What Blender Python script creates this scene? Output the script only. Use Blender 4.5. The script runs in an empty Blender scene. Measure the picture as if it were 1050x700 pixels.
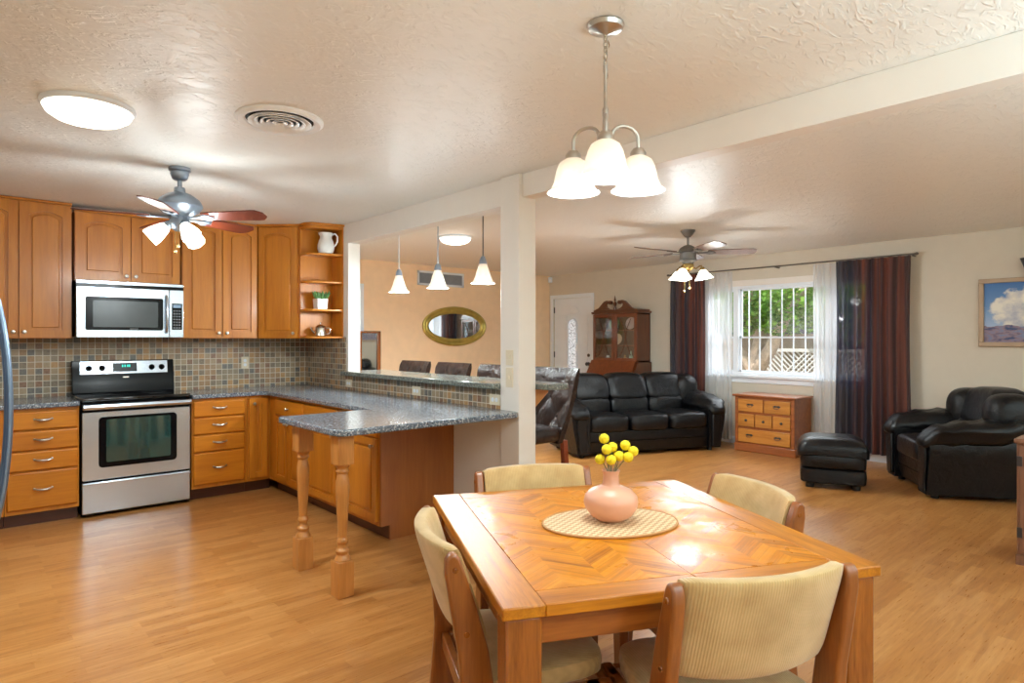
import bpy, bmesh, math, random
from mathutils import Vector, Matrix
random.seed(7)
PI = math.pi
SC = bpy.context.scene
COL = SC.collection
# ---------------------------------------------------------------- camera, world, lights, exposure
# world axes: X runs along the kitchen back wall, Y towards the back of the house, Z up; metres
cam_data = bpy.data.cameras.new('camera')
cam_data.lens = 22.42; cam_data.sensor_width = 36; cam_data.shift_y = -3/1050
cam_data.clip_start = 0.03; cam_data.clip_end = 200
cam = bpy.data.objects.new('camera', cam_data); COL.objects.link(cam)
cam.location = (0, 0, 1.37)
cam.rotation_euler = (PI/2, 0, -math.atan2(.661, .7504))
SC.camera = cam
SC.view_settings.view_transform = 'Standard'
SC.view_settings.look = 'None'
SC.view_settings.gamma = 1
SC.view_settings.use_curve_mapping = False
SC.view_settings.exposure = .94
SC.cycles.use_denoising = True
SC.cycles.max_bounces = 9
SC.cycles.diffuse_bounces = 5
SC.cycles.glossy_bounces = 4
SC.cycles.transparent_max_bounces = 16
SC.cycles.caustics_reflective = False
SC.cycles.caustics_refractive = False
SC.cycles.sample_clamp_indirect = 4.0
W = bpy.data.worlds.new('sky'); SC.world = W; W.use_nodes = True
bg = W.node_tree.nodes['Background']
bg.inputs[0].default_value = (.74, .86, 1.0, 1); bg.inputs[1].default_value = 1.0

def light(name, kind, loc, energy, color=(1, 1, 1), rot=(0, 0, 0), **kw):
    d = bpy.data.lights.new(name, kind); d.energy = energy; d.color = color
    for k, v in kw.items(): setattr(d, k, v)
    o = bpy.data.objects.new(name, d); COL.objects.link(o); o.location = loc; o.rotation_euler = rot
    return o
light('sun', 'SUN', (0, 0, 10), 3.4, (1, .95, .86), (math.radians(48), 0, math.radians(-155)), angle=.01)
# daylight through glass doors and living room window; rear window fill is added
DAY = (.70, .915, 1.0)
light('daylight_glass_door', 'AREA', (1.6, -1.85, .95), 205, DAY, (PI/2+1.3, 0, PI), shape='RECTANGLE', size=3.2, size_y=1.9)
light('added_rear_fill', 'AREA', (5.6, -1.85, 1.2), 110, DAY, (PI/2+1.1, 0, PI), shape='RECTANGLE', size=2.4, size_y=1.4)  # added fill lamp at an unseen window, brightens the room from behind
light('daylight_window', 'AREA', (9.0, 3.74, 3.0), 130, (.9, .96, 1), (0, math.radians(48), 0), shape='RECTANGLE', size=1.6, size_y=3.0)
WARM = (.855, .965, 1.0)
def lamp(name, loc, e, size=.05, color=WARM):
    return light(name, 'POINT', loc, e, color, shadow_soft_size=size)

# ---------------------------------------------------------------- materials
def lin(c):
    return tuple(((v/255)/12.92 if v/255 <= .04045 else ((v/255+.055)/1.055)**2.4) for v in c) + (1,)
MATS = {}
class NT:
    def __init__(s, name):
        s.m = bpy.data.materials.new(name); s.m.use_nodes = True
        s.t = s.m.node_tree; s.b = s.t.nodes['Principled BSDF']; s.out = s.t.nodes['Material Output']
        MATS[name] = s.m
    def n(s, kind, ins=None, **props):
        nd = s.t.nodes.new(kind)
        for k, v in props.items(): setattr(nd, k, v)
        for k, v in (ins or {}).items(): s.put(nd.inputs[k], v)
        return nd
    def put(s, sock, v):
        if isinstance(v, bpy.types.NodeSocket): s.t.links.new(v, sock)
        elif isinstance(v, bpy.types.Node): s.t.links.new(v.outputs[0], sock)
        else: sock.default_value = v
    def bs(s, **kw):
        for k, v in kw.items(): s.put(s.b.inputs[k.replace('_', ' ')], v)
    def math(s, op, a, b=0.0):
        return s.n('ShaderNodeMath', {0: a, 1: b}, operation=op).outputs[0]
    def mix(s, f, a, b, blend='MIX'):
        nd = s.n('ShaderNodeMix', data_type='RGBA', blend_type=blend)
        s.put(nd.inputs[0], f); s.put(nd.inputs[6], a); s.put(nd.inputs[7], b)
        return nd.outputs[2]
    def ramp(s, f, stops, interp='LINEAR'):
        nd = s.n('ShaderNodeValToRGB', {0: f}); r = nd.color_ramp; r.interpolation = interp
        while len(r.elements) < len(stops): r.elements.new(.5)
        for e, (p, c) in zip(r.elements, stops): e.position = p; e.color = c
        return nd.outputs[0]
    def co(s, scale=(1, 1, 1), rot=(0, 0, 0), loc=(0, 0, 0)):
        tc = s.n('ShaderNodeTexCoord')
        mp = s.n('ShaderNodeMapping', {0: tc.outputs['Object'], 1: loc, 2: rot, 3: scale})
        return mp.outputs[0]
    def noise(s, vec, scale=5, detail=3, rough=.5, dist=0):
        return s.n('ShaderNodeTexNoise', {'Vector': vec, 'Scale': scale, 'Detail': detail, 'Roughness': rough, 'Distortion': dist}).outputs[0]
    def bump(s, h, strength=.3, dist=.01):
        nd = s.n('ShaderNodeBump', {'Height': h, 'Strength': strength, 'Distance': dist})
        s.put(s.b.inputs['Normal'], nd.outputs[0])

def plain(name, rgb, rough=.5, metal=0, bump=0, bscale=60, var=.05, **kw):
    s = NT(name)
    nz = s.noise(s.co(), 9, 2)
    c = lin(rgb); d = tuple(v*(1-var) for v in c[:3]) + (1,); e = tuple(min(1, v*(1+var)) for v in c[:3]) + (1,)
    s.bs(Base_Color=s.ramp(nz, [(.3, d), (.7, e)]), Roughness=rough, Metallic=metal, **kw)
    if bump: s.bump(s.noise(s.co(), bscale, 3), bump, .004)
    return s.m

def wood(name, c1, c2, axis='z', rough=.35, sc=1.0, coat=.2, bump=.08):
    s = NT(name)
    st = {'x': (1.2, 14, 14), 'y': (14, 1.2, 14), 'z': (14, 14, 1.2)}[axis]
    st = tuple(v*sc for v in st)
    v = s.co(st)
    n1 = s.noise(v, 1.6, 4, .6, .6); n2 = s.noise(v, 9, 2, .6)
    f = s.math('ADD', s.math('MULTIPLY', n1, .75), s.math('MULTIPLY', n2, .25))
    inf = s.n('ShaderNodeObjectInfo')
    col = s.ramp(f, [(.3, lin(c1)), (.68, lin(c2))])
    hsv = s.n('ShaderNodeHueSaturation', {'Color': col, 'Value': s.math('ADD', s.math('MULTIPLY', inf.outputs['Random'], .12), .94)})
    s.bs(Base_Color=hsv, Roughness=rough, Coat_Weight=coat, Coat_Roughness=.15)
    s.bump(n2, bump, .003)
    return s.m

def make_materials():
    # paint
    plain('wall_paint', (212, 202, 184), .6, bump=.12, bscale=90, var=.015)
    plain('trim_paint', (234, 228, 220), .45, var=.01)
    plain('tan_paint', (250, 218, 178), .6, bump=.12, bscale=90, var=.03)
    plain('white_paint', (234, 240, 246), .4, var=.01)
    s = NT('ceiling_paint')
    v = s.co((1, 1, 1))
    a = s.noise(v, 2.6, 5, .6, 1.2); b = s.noise(s.co((1, 2.0, 1)), 13, 4, .55, 1.2)
    ra = s.ramp(a, [(.42, (0, 0, 0, 1)), (.58, (1, 1, 1, 1))])
    rb = s.ramp(b, [(.50, (0, 0, 0, 1)), (.64, (1, 1, 1, 1))])
    h = s.math('ADD', s.math('MULTIPLY', ra, .5), s.math('MULTIPLY', rb, .6))
    s.bs(Base_Color=lin((238, 236, 230)), Roughness=.42, Specular_IOR_Level=.5)
    s.bump(h, .68, .006)
    # laminate floor: narrow strips along X
    s = NT('floor_laminate')
    v = s.co()
    br = s.n('ShaderNodeTexBrick', {'Vector': v, 'Color1': (0, 0, 0, 1), 'Color2': (1, 1, 1, 1), 'Mortar': (.5, .5, .5, 1), 'Scale': 1.0,
             'Mortar Size': .0005, 'Mortar Smooth': .1, 'Bias': 0.0, 'Brick Width': .42, 'Row Height': .066}, offset=.37, offset_frequency=2)
    g = s.noise(s.co((2.0, 26, 1)), 1.5, 5, .65, .8)
    g2 = s.noise(s.co((3, 60, 1)), 3, 3, .6)
    f = s.math('ADD', s.math('MULTIPLY', br.outputs['Color'], .2), s.math('ADD', s.math('MULTIPLY', g, .62), s.math('MULTIPLY', g2, .22)))
    col = s.ramp(f, [(.22, lin((142, 86, 38))), (.5, lin((178, 120, 62))), (.8, lin((204, 150, 90)))])
    col = s.mix(s.math('MULTIPLY', br.outputs['Fac'], .22), col, lin((96, 56, 28)))
    s.bs(Base_Color=col, Roughness=s.math('ADD', s.math('MULTIPLY', g2, .1), .24), Coat_Weight=.1, Coat_Roughness=.15)
    # woods
    wood('cabinet_wood', (172, 98, 14), (202, 128, 32), 'z', .36, .5, .12, .02)
    wood('cabinet_wood_flat', (174, 98, 10), (206, 130, 28), 'x', .36, .5, .12, .02)
    wood('panel_wood', (140, 76, 30), (166, 98, 42), 'z', .35, .5, .3, .02)
    wood('turned_wood', (172, 108, 46), (206, 142, 74), 'z', .35, .8, .2)
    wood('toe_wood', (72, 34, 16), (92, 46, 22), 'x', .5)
    wood('oak', (146, 78, 10), (202, 126, 24), 'x', .36, 1.4, .0)
    wood('oak_y', (146, 78, 10), (206, 132, 28), 'y', .36, 1.4, .0)
    wood('apron_oak', (124, 62, 18), (168, 96, 36), 'x', .3, 1.4, .3)
    wood('oak_leg', (110, 56, 14), (164, 94, 32), 'z', .25, 1.6, .4)
    wood('chair_oak', (116, 60, 20), (162, 94, 38), 'z', .3, 1.4, .4)
    wood('mahogany', (76, 36, 14), (110, 58, 26), 'z', .3, .8, .4)
    wood('mahogany_x', (96, 42, 16), (126, 60, 24), 'y', .3, .8, .4)
    wood('chest_wood', (128, 66, 30), (168, 96, 46), 'x', .35, 1, .3)
    wood('chest_front', (168, 102, 36), (206, 142, 62), 'x', .35, 1, .3)
    wood('stool_wood', (112, 44, 18), (146, 64, 28), 'z', .35)
    wood('blade_cherry', (84, 32, 16), (112, 46, 24), 'x', .4, .8, .1)
    wood('blade_walnut', (104, 82, 74), (132, 106, 96), 'x', .3, .8, .4)
    wood('red_wood', (110, 74, 54), (142, 100, 76), 'z', .4)
    # parquet chevrons
    s = NT('parquet')
    tc = s.n('ShaderNodeTexCoord'); sp = s.n('ShaderNodeSeparateXYZ', {0: tc.outputs['Object']})
    x, y = sp.outputs[0], sp.outputs[1]
    wv = .115
    fx = s.math('DIVIDE', x, wv); cid = s.math('FLOOR', fx); fr = s.math('FRACT', fx)
    par = s.math('FRACT', s.math('MULTIPLY', cid, .5))      # 0 or .5
    sgn = s.math('SUBTRACT', s.math('MULTIPLY', par, 4), 1)  # -1 or 1
    t = s.math('ADD', y, s.math('MULTIPLY', s.math('MULTIPLY', s.math('SUBTRACT', fr, .5), sgn), wv*.85))
    sid = s.math('FLOOR', s.math('DIVIDE', t, .032)); sf = s.math('FRACT', s.math('DIVIDE', t, .032))
    cv = s.n('ShaderNodeCombineXYZ', {0: cid, 1: sid, 2: 0.0})
    wn = s.n('ShaderNodeTexWhiteNoise', {'Vector': cv}, noise_dimensions='3D')
    gv = s.n('ShaderNodeCombineXYZ', {0: s.math('MULTIPLY', x, 4), 1: s.math('MULTIPLY', t, 70), 2: s.math('MULTIPLY', sid, 3.1)})
    gn = s.noise(gv, 1.0, 4, .6, .4)
    f = s.math('ADD', s.math('MULTIPLY', wn.outputs['Value'], .28), s.math('MULTIPLY', gn, .72))
    col = s.ramp(f, [(.2, lin((132, 68, 6))), (.5, lin((198, 120, 16))), (.8, lin((222, 148, 34)))])
    edge = s.math('LESS_THAN', sf, .04)
    col = s.mix(s.math('MULTIPLY', edge, .5), col, lin((120, 62, 20)))
    wr = s.noise(s.co((1, 1, 1)), 7, 5, .65, .8)
    s.bs(Base_Color=col, Roughness=s.ramp(wr, [(.35, (.24, .24, .24, 1)), (.65, (.5, .5, .5, 1))]), Specular_IOR_Level=.3)
    s.bump(gn, .06, .002)
    # granite-look laminate
    def granite(name, base, dark, lightc, rough):
        s = NT(name); v = s.co()
        vo = s.n('ShaderNodeTexVoronoi', {'Vector': v, 'Scale': 150.0}, feature='F1')
        r1 = s.ramp(vo.outputs['Color'], [(.25, lin(dark)), (.42, lin(base)), (.66, lin(base)), (.8, lin(lightc))])
        n = s.noise(v, 60, 3)
        col = s.mix(s.math('MULTIPLY', n, .5), r1, lin(base))
        s.bs(Base_Color=col, Roughness=rough, Coat_Weight=.3, Coat_Roughness=.1)
    granite('granite_grey', (106, 116, 128), (44, 50, 60), (190, 194, 196), .22)
    granite('granite_green', (116, 122, 116), (70, 74, 66), (170, 172, 160), .15)
    # slate mosaic
    s = NT('slate_mosaic')
    T = .0512
    tc = s.n('ShaderNodeTexCoord'); sp = s.n('ShaderNodeSeparateXYZ', {0: tc.outputs['Object']})
    ax = s.math('ADD', sp.outputs[0], sp.outputs[1]); az = sp.outputs[2]
    a = s.math('DIVIDE', ax, T); b = s.math('DIVIDE', az, T)
    cv = s.n('ShaderNodeCombineXYZ', {0: s.math('FLOOR', a), 1: s.math('FLOOR', b), 2: 0.0})
    wn = s.n('ShaderNodeTexWhiteNoise', {'Vector': cv}, noise_dimensions='3D')
    tile = s.ramp(wn.outputs['Value'], [(0, lin((124, 108, 88))), (.12, lin((164, 124, 82))), (.28, lin((172, 148, 116))), (.45, lin((146, 130, 106))),
            (.58, lin((190, 144, 88))), (.7, lin((98, 96, 94))), (.8, lin((166, 134, 100))), (.92, lin((134, 92, 66)))], 'CONSTANT')
    nz = s.noise(s.co(), 55, 4)
    tile = s.mix(.25, tile, s.ramp(nz, [(.3, lin((70, 64, 58))), (.7, lin((178, 160, 138)))]), 'MIX')
    fa, fb = s.math('FRACT', a), s.math('FRACT', b)
    g = s.math('MAXIMUM', s.math('LESS_THAN', fa, .1), s.math('LESS_THAN', fb, .1))
    s.bs(Base_Color=s.mix(g, tile, lin((214, 206, 188))), Roughness=s.math('ADD', s.math('MULTIPLY', g, .4), .4))
    s.bump(s.math('SUBTRACT', 1.0, g), .4, .002)
    # metals, plastics
    s = NT('stainless')
    n = s.noise(s.co((1, 1, 120)), 4, 2)
    s.bs(Base_Color=lin((206, 218, 232)), Metallic=1.0, Roughness=.27)
    plain('nickel', (196, 190, 182), .28, 1, var=.02)
    plain('pewter', (150, 162, 176), .34, .75, var=.04)
    plain('dark_metal', (84, 84, 88), .4, .9)
    plain('fan_grey', (128, 128, 128), .4, .6)
    plain('bronze', (112, 104, 96), .45, .6)
    plain('fridge_blue', (128, 148, 172), .3, .8, var=.02)
    plain('fridge_body', (150, 154, 160), .35, .7, var=.02)
    plain('silver', (200, 190, 176), .2, 1)
    plain('brass', (160, 134, 82), .35, 1)
    plain('black_enamel', (9, 10, 14), .16, Specular_IOR_Level=.16)
    plain('black_glass', (8, 9, 12), .05, Coat_Weight=.6)
    plain('oven_glass', (24, 66, 64), .05, Coat_Weight=1.0, Specular_IOR_Level=.9)  # teal base colour stands in for the reflection in the door glass
    plain('display', (58, 64, 68), .2)
    s = NT('digits_teal'); s.bs(Base_Color=lin((40, 190, 170)), Emission_Color=lin((40, 200, 180)), Emission_Strength=.8)
    plain('button_grey', (120, 124, 130), .5)
    plain('plate_cream', (226, 214, 190), .4)
    plain('vent_white', (246, 248, 250), .4)
    plain('vent_grey', (150, 154, 158), .5)
    plain('vent_shade', (36, 36, 38), .7)
    # leather
    def leather(name, c, rough):
        s = NT(name); v = s.co()
        vo = s.n('ShaderNodeTexVoronoi', {'Vector': v, 'Scale': 190.0}, feature='F1')
        n = s.noise(v, 10, 4, .6, 1.4)
        h = s.math('ADD', s.math('MULTIPLY', vo.outputs['Distance'], .12), n)
        c2 = tuple(min(255, int(k*1.25)+3) for k in c)
        s.bs(Base_Color=s.ramp(n, [(.3, lin(c)), (.7, lin(c2))]), Roughness=rough, Specular_IOR_Level=.34)
        s.bump(h, .5, .014)
    leather('black_leather', (11, 11, 13), .3)
    leather('brown_leather', (40, 28, 24), .24)
    plain('black_plastic', (18, 18, 18), .4)
    # fabrics
    s = NT('corduroy')
    tc = s.n('ShaderNodeTexCoord'); sp = s.n('ShaderNodeSeparateXYZ', {0: tc.outputs['Object']})
    wv_ = s.math('SINE', s.math('MULTIPLY', sp.outputs[0], 900))
    n = s.noise(s.co(), 14, 3)
    col = s.ramp(n, [(.3, lin((188, 154, 100))), (.7, lin((212, 180, 126)))])
    col = s.mix(s.math('ADD', s.math('MULTIPLY', wv_, .09), .09), col, lin((138, 108, 66)))
    s.bs(Base_Color=col, Roughness=.9, Sheen_Weight=.3)
    s.bump(wv_, .35, .0012)
    s = NT('curtain_dark')
    tc = s.n('ShaderNodeTexCoord'); sp = s.n('ShaderNodeSeparateXYZ', {0: tc.outputs['Object']})
    n = s.math('ADD', s.noise(s.co((9, 9, .12)), 1.0, 2, .5), s.math('MULTIPLY', sp.outputs[1], -.42))
    col = s.ramp(n, [(.30, lin((26, 30, 54))), (.42, lin((40, 36, 56))), (.52, lin((92, 46, 42))), (.60, lin((128, 60, 42))), (.68, lin((70, 36, 40)))])
    tr = s.n('ShaderNodeBsdfTranslucent', {0: col}); tp = s.n('ShaderNodeBsdfTransparent', {0: (.7, .66, .66, 1)})
    s.bs(Base_Color=col, Roughness=.55, Sheen_Weight=.2)
    m1 = s.n('ShaderNodeMixShader', {0: .35, 1: s.b.outputs[0], 2: tr.outputs[0]})
    m2 = s.n('ShaderNodeMixShader', {0: .16, 1: m1.outputs[0], 2: tp.outputs[0]}); s.put(s.out.inputs[0], m2.outputs[0])
    s = NT('curtain_sheer')
    df = s.n('ShaderNodeBsdfDiffuse', {0: lin((236, 236, 236))}); tr = s.n('ShaderNodeBsdfTranslucent', {0: lin((240, 242, 244))}); tp = s.n('ShaderNodeBsdfTransparent')
    m1 = s.n('ShaderNodeMixShader', {0: .45, 1: df.outputs[0], 2: tr.outputs[0]})
    m2 = s.n('ShaderNodeMixShader', {0: .36, 1: m1.outputs[0], 2: tp.outputs[0]}); s.put(s.out.inputs[0], m2.outputs[0])
    # glass
    s = NT('window_glass'); gl = s.n('ShaderNodeBsdfGlossy', {0: (1, 1, 1, 1), 1: .02}); tp = s.n('ShaderNodeBsdfTransparent')
    m = s.n('ShaderNodeMixShader', {0: .06, 1: tp.outputs[0], 2: gl.outputs[0]}); s.put(s.out.inputs[0], m.outputs[0])
    s = NT('leaded_glass')
    v = s.n('ShaderNodeTexVoronoi', {'Vector': s.co((1, 1, .6)), 'Scale': 26.0}, feature='DISTANCE_TO_EDGE')
    col = s.ramp(v.outputs[0], [(.0, lin((120, 120, 120))), (.08, lin((236, 238, 240)))])
    tr = s.n('ShaderNodeBsdfTranslucent', {0: col}); s.bs(Base_Color=col, Roughness=.2, Emission_Color=col, Emission_Strength=.35)  # emission paints daylight into the door glass; the slab behind is solid
    m = s.n('ShaderNodeMixShader', {0: .4, 1: s.b.outputs[0], 2: tr.outputs[0]}); s.put(s.out.inputs[0], m.outputs[0])
    def glow(name, c, e, tr=.4):
        s = NT(name)
        t_ = s.n('ShaderNodeBsdfTranslucent', {0: lin(c)})
        n = s.noise(s.co(), 16, 3, .6, 1)
        s.bs(Base_Color=s.ramp(n, [(.35, lin(c)), (.65, lin(tuple(int(k*.93) for k in c)))]), Roughness=.3, Emission_Color=lin(c), Emission_Strength=e)
        m = s.n('ShaderNodeMixShader', {0: tr, 1: s.b.outputs[0], 2: t_.outputs[0]}); s.put(s.out.inputs[0], m.outputs[0])
    glow('shade_glass', (246, 238, 228), .06)
    glow('shade_glass_bright', (255, 250, 240), 1.1)
    glow('dome_glass', (255, 250, 240), 1.3)
    s = NT('bulb'); s.bs(Base_Color=(1, 1, 1, 1), Emission_Color=(1, .95, .88, 1), Emission_Strength=2)
    s = NT('mirror'); s.bs(Base_Color=lin((225, 228, 228)), Metallic=1.0, Roughness=.03)
    plain('gold', (196, 176, 92), .4, .55, var=.15)
    plain('picture_frame', (176, 152, 126), .4, .3)
    # painting: sky, a big cumulus, hazy blue and pink land
    s = NT('painting')
    tc = s.n('ShaderNodeTexCoord'); sp = s.n('ShaderNodeSeparateXYZ', {0: tc.outputs['Object']})
    X, Z = sp.outputs[0], sp.outputs[2]
    sky = s.ramp(s.math('ADD', s.math('DIVIDE', Z, .6), .5), [(.2, lin((176, 196, 222))), (.6, lin((104, 148, 200))), (1, lin((70, 118, 180)))])
    n = s.noise(s.co((5, 5, 6)), 1.6, 6, .55)
    dx = s.math('MULTIPLY', s.math('SUBTRACT', X, .0), 2.3); dz = s.math('MULTIPLY', s.math('SUBTRACT', Z, .02), 4.0)
    rr = s.math('SQRT', s.math('ADD', s.math('MULTIPLY', dx, dx), s.math('MULTIPLY', dz, dz)))
    cm = s.ramp(s.math('SUBTRACT', s.math('ADD', n, .45), rr), [(.0, (0, 0, 0, 1)), (.12, (1, 1, 1, 1))])
    cc = s.ramp(n, [(.35, lin((176, 180, 196))), (.6, lin((238, 234, 222)))])
    col = s.mix(cm, sky, cc)
    land = s.ramp(s.noise(s.co((6, 1, 16)), 1.8, 5, .6), [(.35, lin((70, 84, 122))), (.5, lin((150, 128, 140))), (.62, lin((120, 134, 170))), (.75, lin((190, 170, 160)))])
    lm = s.math('LESS_THAN', s.math('ADD', Z, s.math('MULTIPLY', n, -.08)), -.17)
    s.bs(Base_Color=s.mix(lm, col, land), Roughness=.25)
    # ceramics, plants, mats
    plain('vase_pink', (222, 166, 138), .35, var=.06)
    plain('mat_edge', (190, 140, 90), .8)
    s = NT('woven_mat')
    ck = s.n('ShaderNodeTexChecker', {'Vector': s.co(), 'Scale': 70.0, 'Color1': lin((224, 196, 154)), 'Color2': lin((186, 148, 108))})
    s.bs(Base_Color=ck.outputs[0], Roughness=.8); s.bump(ck.outputs[1], .5, .002)
    plain('billy_yellow', (238, 216, 34), .8, bump=1.0, bscale=260, var=.15)
    plain('stem_green', (116, 124, 92), .7)
    plain('ceramic_white', (232, 230, 226), .25, var=.02)
    plain('succulent', (88, 134, 72), .6, var=.3)
    plain('soil', (60, 44, 34), .9)
    plain('plate_green', (120, 150, 110), .3, var=.2); plain('plate_rose', (220, 206, 204), .3, var=.15); plain('bottle_mint', (170, 200, 180), .2); plain('amber', (170, 130, 70), .2)
    plain('hutch_inside', (62, 48, 40), .6)
    # outdoors
    plain('bark', (186, 168, 150), .9, bump=.8, bscale=18, var=.25)
    s = NT('leaf'); inf = s.n('ShaderNodeObjectInfo'); n = s.noise(s.co(), 2.4, 2)
    col = s.ramp(n, [(.35, lin((62, 104, 36))), (.6, lin((140, 184, 72)))])
    tr = s.n('ShaderNodeBsdfTranslucent', {0: col}); s.bs(Base_Color=col, Roughness=.5)
    m = s.n('ShaderNodeMixShader', {0: .35, 1: s.b.outputs[0], 2: tr.outputs[0]}); s.put(s.out.inputs[0], m.outputs[0])
    plain('dirt', (140, 124, 98), .95, bump=.4, bscale=20, var=.15)
    plain('shed_wall', (150, 134, 112), .8); plain('roof_dark', (70, 72, 78), .9, bump=.5, bscale=30, var=.2); plain('lattice_white', (232, 230, 228), .7); plain('porch_white', (226, 228, 230), .6)
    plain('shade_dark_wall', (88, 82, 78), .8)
make_materials()

# ---------------------------------------------------------------- mesh helpers
class MB:
    def __init__(s): s.bm = bmesh.new()
    def _f(s, vs):
        try: return s.bm.faces.new(vs)
        except ValueError: return None
    def box(s, x0, x1, y0, y1, z0, z1, M=None):
        c = [Vector((x, y, z)) for z in (z0, z1) for y in (y0, y1) for x in (x0, x1)]
        v = [s.bm.verts.new(M @ p if M else p) for p in c]
        for f in ((0, 2, 3, 1), (4, 5, 7, 6), (0, 1, 5, 4), (2, 6, 7, 3), (0, 4, 6, 2), (1, 3, 7, 5)): s._f([v[i] for i in f])
        return s
    def loft(s, rings, cap=True, close=True, M=None):
        R = [[s.bm.verts.new(M @ Vector(p) if M else Vector(p)) for p in r] for r in rings]
        n = len(R[0])
        for a, b in zip(R[:-1], R[1:]):
            for i in range(n if close else n-1):
                j = (i+1) % n; s._f([a[i], a[j], b[j], b[i]])
        if cap: s._f(R[0][::-1]); s._f(R[-1])
        return s
    def prism(s, poly, axis, a0, a1, M=None):
        def p(u, v, a): return {'z': (u, v, a), 'y': (u, a, v), 'x': (a, u, v)}[axis]
        return s.loft([[p(u, v, a0) for u, v in poly], [p(u, v, a1) for u, v in poly]], M=M)
    def lathe(s, prof, n=28, M=None, c=(0, 0, 0)):
        rings = []
        for r, z in prof:
            r = max(r, .0004)
            rings.append([(c[0]+r*math.cos(2*PI*i/n), c[1]+r*math.sin(2*PI*i/n), c[2]+z) for i in range(n)])
        return s.loft(rings, M=M)
    def tube(s, pts, r, n=8, M=None, sx=1.0, cap=True):
        P = [Vector(p) for p in pts]; k = len(P)
        rs = r if isinstance(r, (list, tuple)) else [r]*k
        t0 = (P[1]-P[0]).normalized(); up = Vector((0, 0, 1)) if abs(t0.z) < .9 else Vector((1, 0, 0))
        nrm = (up - t0*up.dot(t0)).normalized(); rings = []
        for i in range(k):
            t = (P[min(i+1, k-1)]-P[max(i-1, 0)]).normalized()
            nrm = (nrm - t*nrm.dot(t)).normalized(); bn = t.cross(nrm)
            rings.append([P[i]+nrm*rs[i]*math.cos(2*PI*j/n)+bn*rs[i]*sx*math.sin(2*PI*j/n) for j in range(n)])
        return s.loft(rings, M=M, cap=cap)
    def sell(s, c, h, e=.45, e2=None, M=None, n=24, m=14, warp=None):
        e2 = e if e2 is None else e2
        def pw(v, k): return math.copysign(abs(v)**k, v)
        rings = []
        for i in range(m+1):
            a = -PI/2+PI*i/m; ca, sa = max(pw(math.cos(a), e), .004), pw(math.sin(a), e)
            ring = []
            for j in range(n):
                b = 2*PI*j/n
                p = Vector((h[0]*ca*pw(math.cos(b), e2), h[1]*ca*pw(math.sin(b), e2), h[2]*sa))
                if warp: p = warp(p)
                ring.append(Vector(c)+p)
            rings.append(ring)
        return s.loft(rings, M=M)
    def build(s, name, mat, parent=None, bevel=0, seg=2, sub=0, smooth=True, angle=40, loc=None, rot=None, solid=0):
        bmesh.ops.recalc_face_normals(s.bm, faces=s.bm.faces[:])
        me = bpy.data.meshes.new(name); s.bm.to_mesh(me); s.bm.free()
        me.materials.append(MATS[mat])
        if smooth:
            for p in me.polygons: p.use_smooth = True
            me.set_sharp_from_angle(angle=math.radians(angle))
        o = bpy.data.objects.new(name, me); COL.objects.link(o)
        if parent: o.parent = parent
        if loc: o.location = loc
        if rot: o.rotation_euler = rot
        if bevel:
            b = o.modifiers.new('bevel', 'BEVEL'); b.width = bevel; b.segments = seg; b.limit_method = 'ANGLE'; b.angle_limit = math.radians(35)
            b.harden_normals = False
        if sub:
            b = o.modifiers.new('sub', 'SUBSURF'); b.levels = sub; b.render_levels = sub
        if solid:
            b = o.modifiers.new('solid', 'SOLIDIFY'); b.thickness = solid
        return o
def B(*a, M=None): return MB().box(*a, M=M)
def tag(o, label, cat, group=None, kind=None):
    o['label'] = label; o['category'] = cat
    if group: o['group'] = group
    if kind: o['kind'] = kind
    return o
def thing(name, label, cat, loc=(0, 0, 0), rz=0, group=None):
    o = bpy.data.objects.new(name, None); COL.objects.link(o)
    o.location = loc; o.rotation_euler = (0, 0, rz); o.empty_display_size = .1
    return tag(o, label, cat, group)
def struct(name, mb, mat, label=None, cat=None, **kw):
    o = mb.build(name, mat, **kw); o['kind'] = 'structure'
    o['label'] = label or name.replace('_', ' '); o['category'] = cat or name.split('_')[0]
    return o
def dup(root, loc, rz, label):
    def cp(o, par):
        c = o.copy(); COL.objects.link(c); c.parent = par
        for ch in o.children: cp(ch, c)
        return c
    r = cp(root, None); r.location = loc; r.rotation_euler = (0, 0, rz); r['label'] = label
    return r
def arc(cx, cy, r, a0, a1, n=8):
    return [(cx+r*math.cos(a0+(a1-a0)*i/n), cy+r*math.sin(a0+(a1-a0)*i/n)) for i in range(n+1)]
def rrect(x0, x1, y0, y1, r, n=5):
    return arc(x1-r, y0+r, r, -PI/2, 0, n)+arc(x1-r, y1-r, r, 0, PI/2, n)+arc(x0+r, y1-r, r, PI/2, PI, n)+arc(x0+r, y0+r, r, PI, 1.5*PI, n)
def T(x=0, y=0, z=0): return Matrix.Translation((x, y, z))
def R(a, ax): return Matrix.Rotation(a, 4, ax)
# ---------------------------------------------------------------- the room
CEIL = 2.44; XW = 7.73; YT = 7.80; YK = 6.41; XP = 2.785; XP2 = 2.905; XL = -.80; YR = -1.70
struct('floor', B(XL-.15, XW+.15, YR-.15, YT+.15, -.12, 0), 'floor_laminate', 'strip laminate floor in warm oak tone')
struct('ceiling', B(XL-.15, XW+.15, YR-.15, YT+.15, CEIL, CEIL+.15), 'ceiling_paint', 'beige skip trowel textured ceiling')
def wall_x(name, x0, x1, ya, yb, holes, mat, label):      # wall running along Y, holes = (y0,y1,z0,z1)
    m = MB(); y = ya
    for (h0, h1, z0, z1) in sorted(holes):
        m.box(x0, x1, y, h0, 0, CEIL)
        if z0 > 0: m.box(x0, x1, h0, h1, 0, z0)
        m.box(x0, x1, h0, h1, z1, CEIL); y = h1
    m.box(x0, x1, y, yb, 0, CEIL)
    return struct(name, m, mat, label, 'wall')
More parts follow.
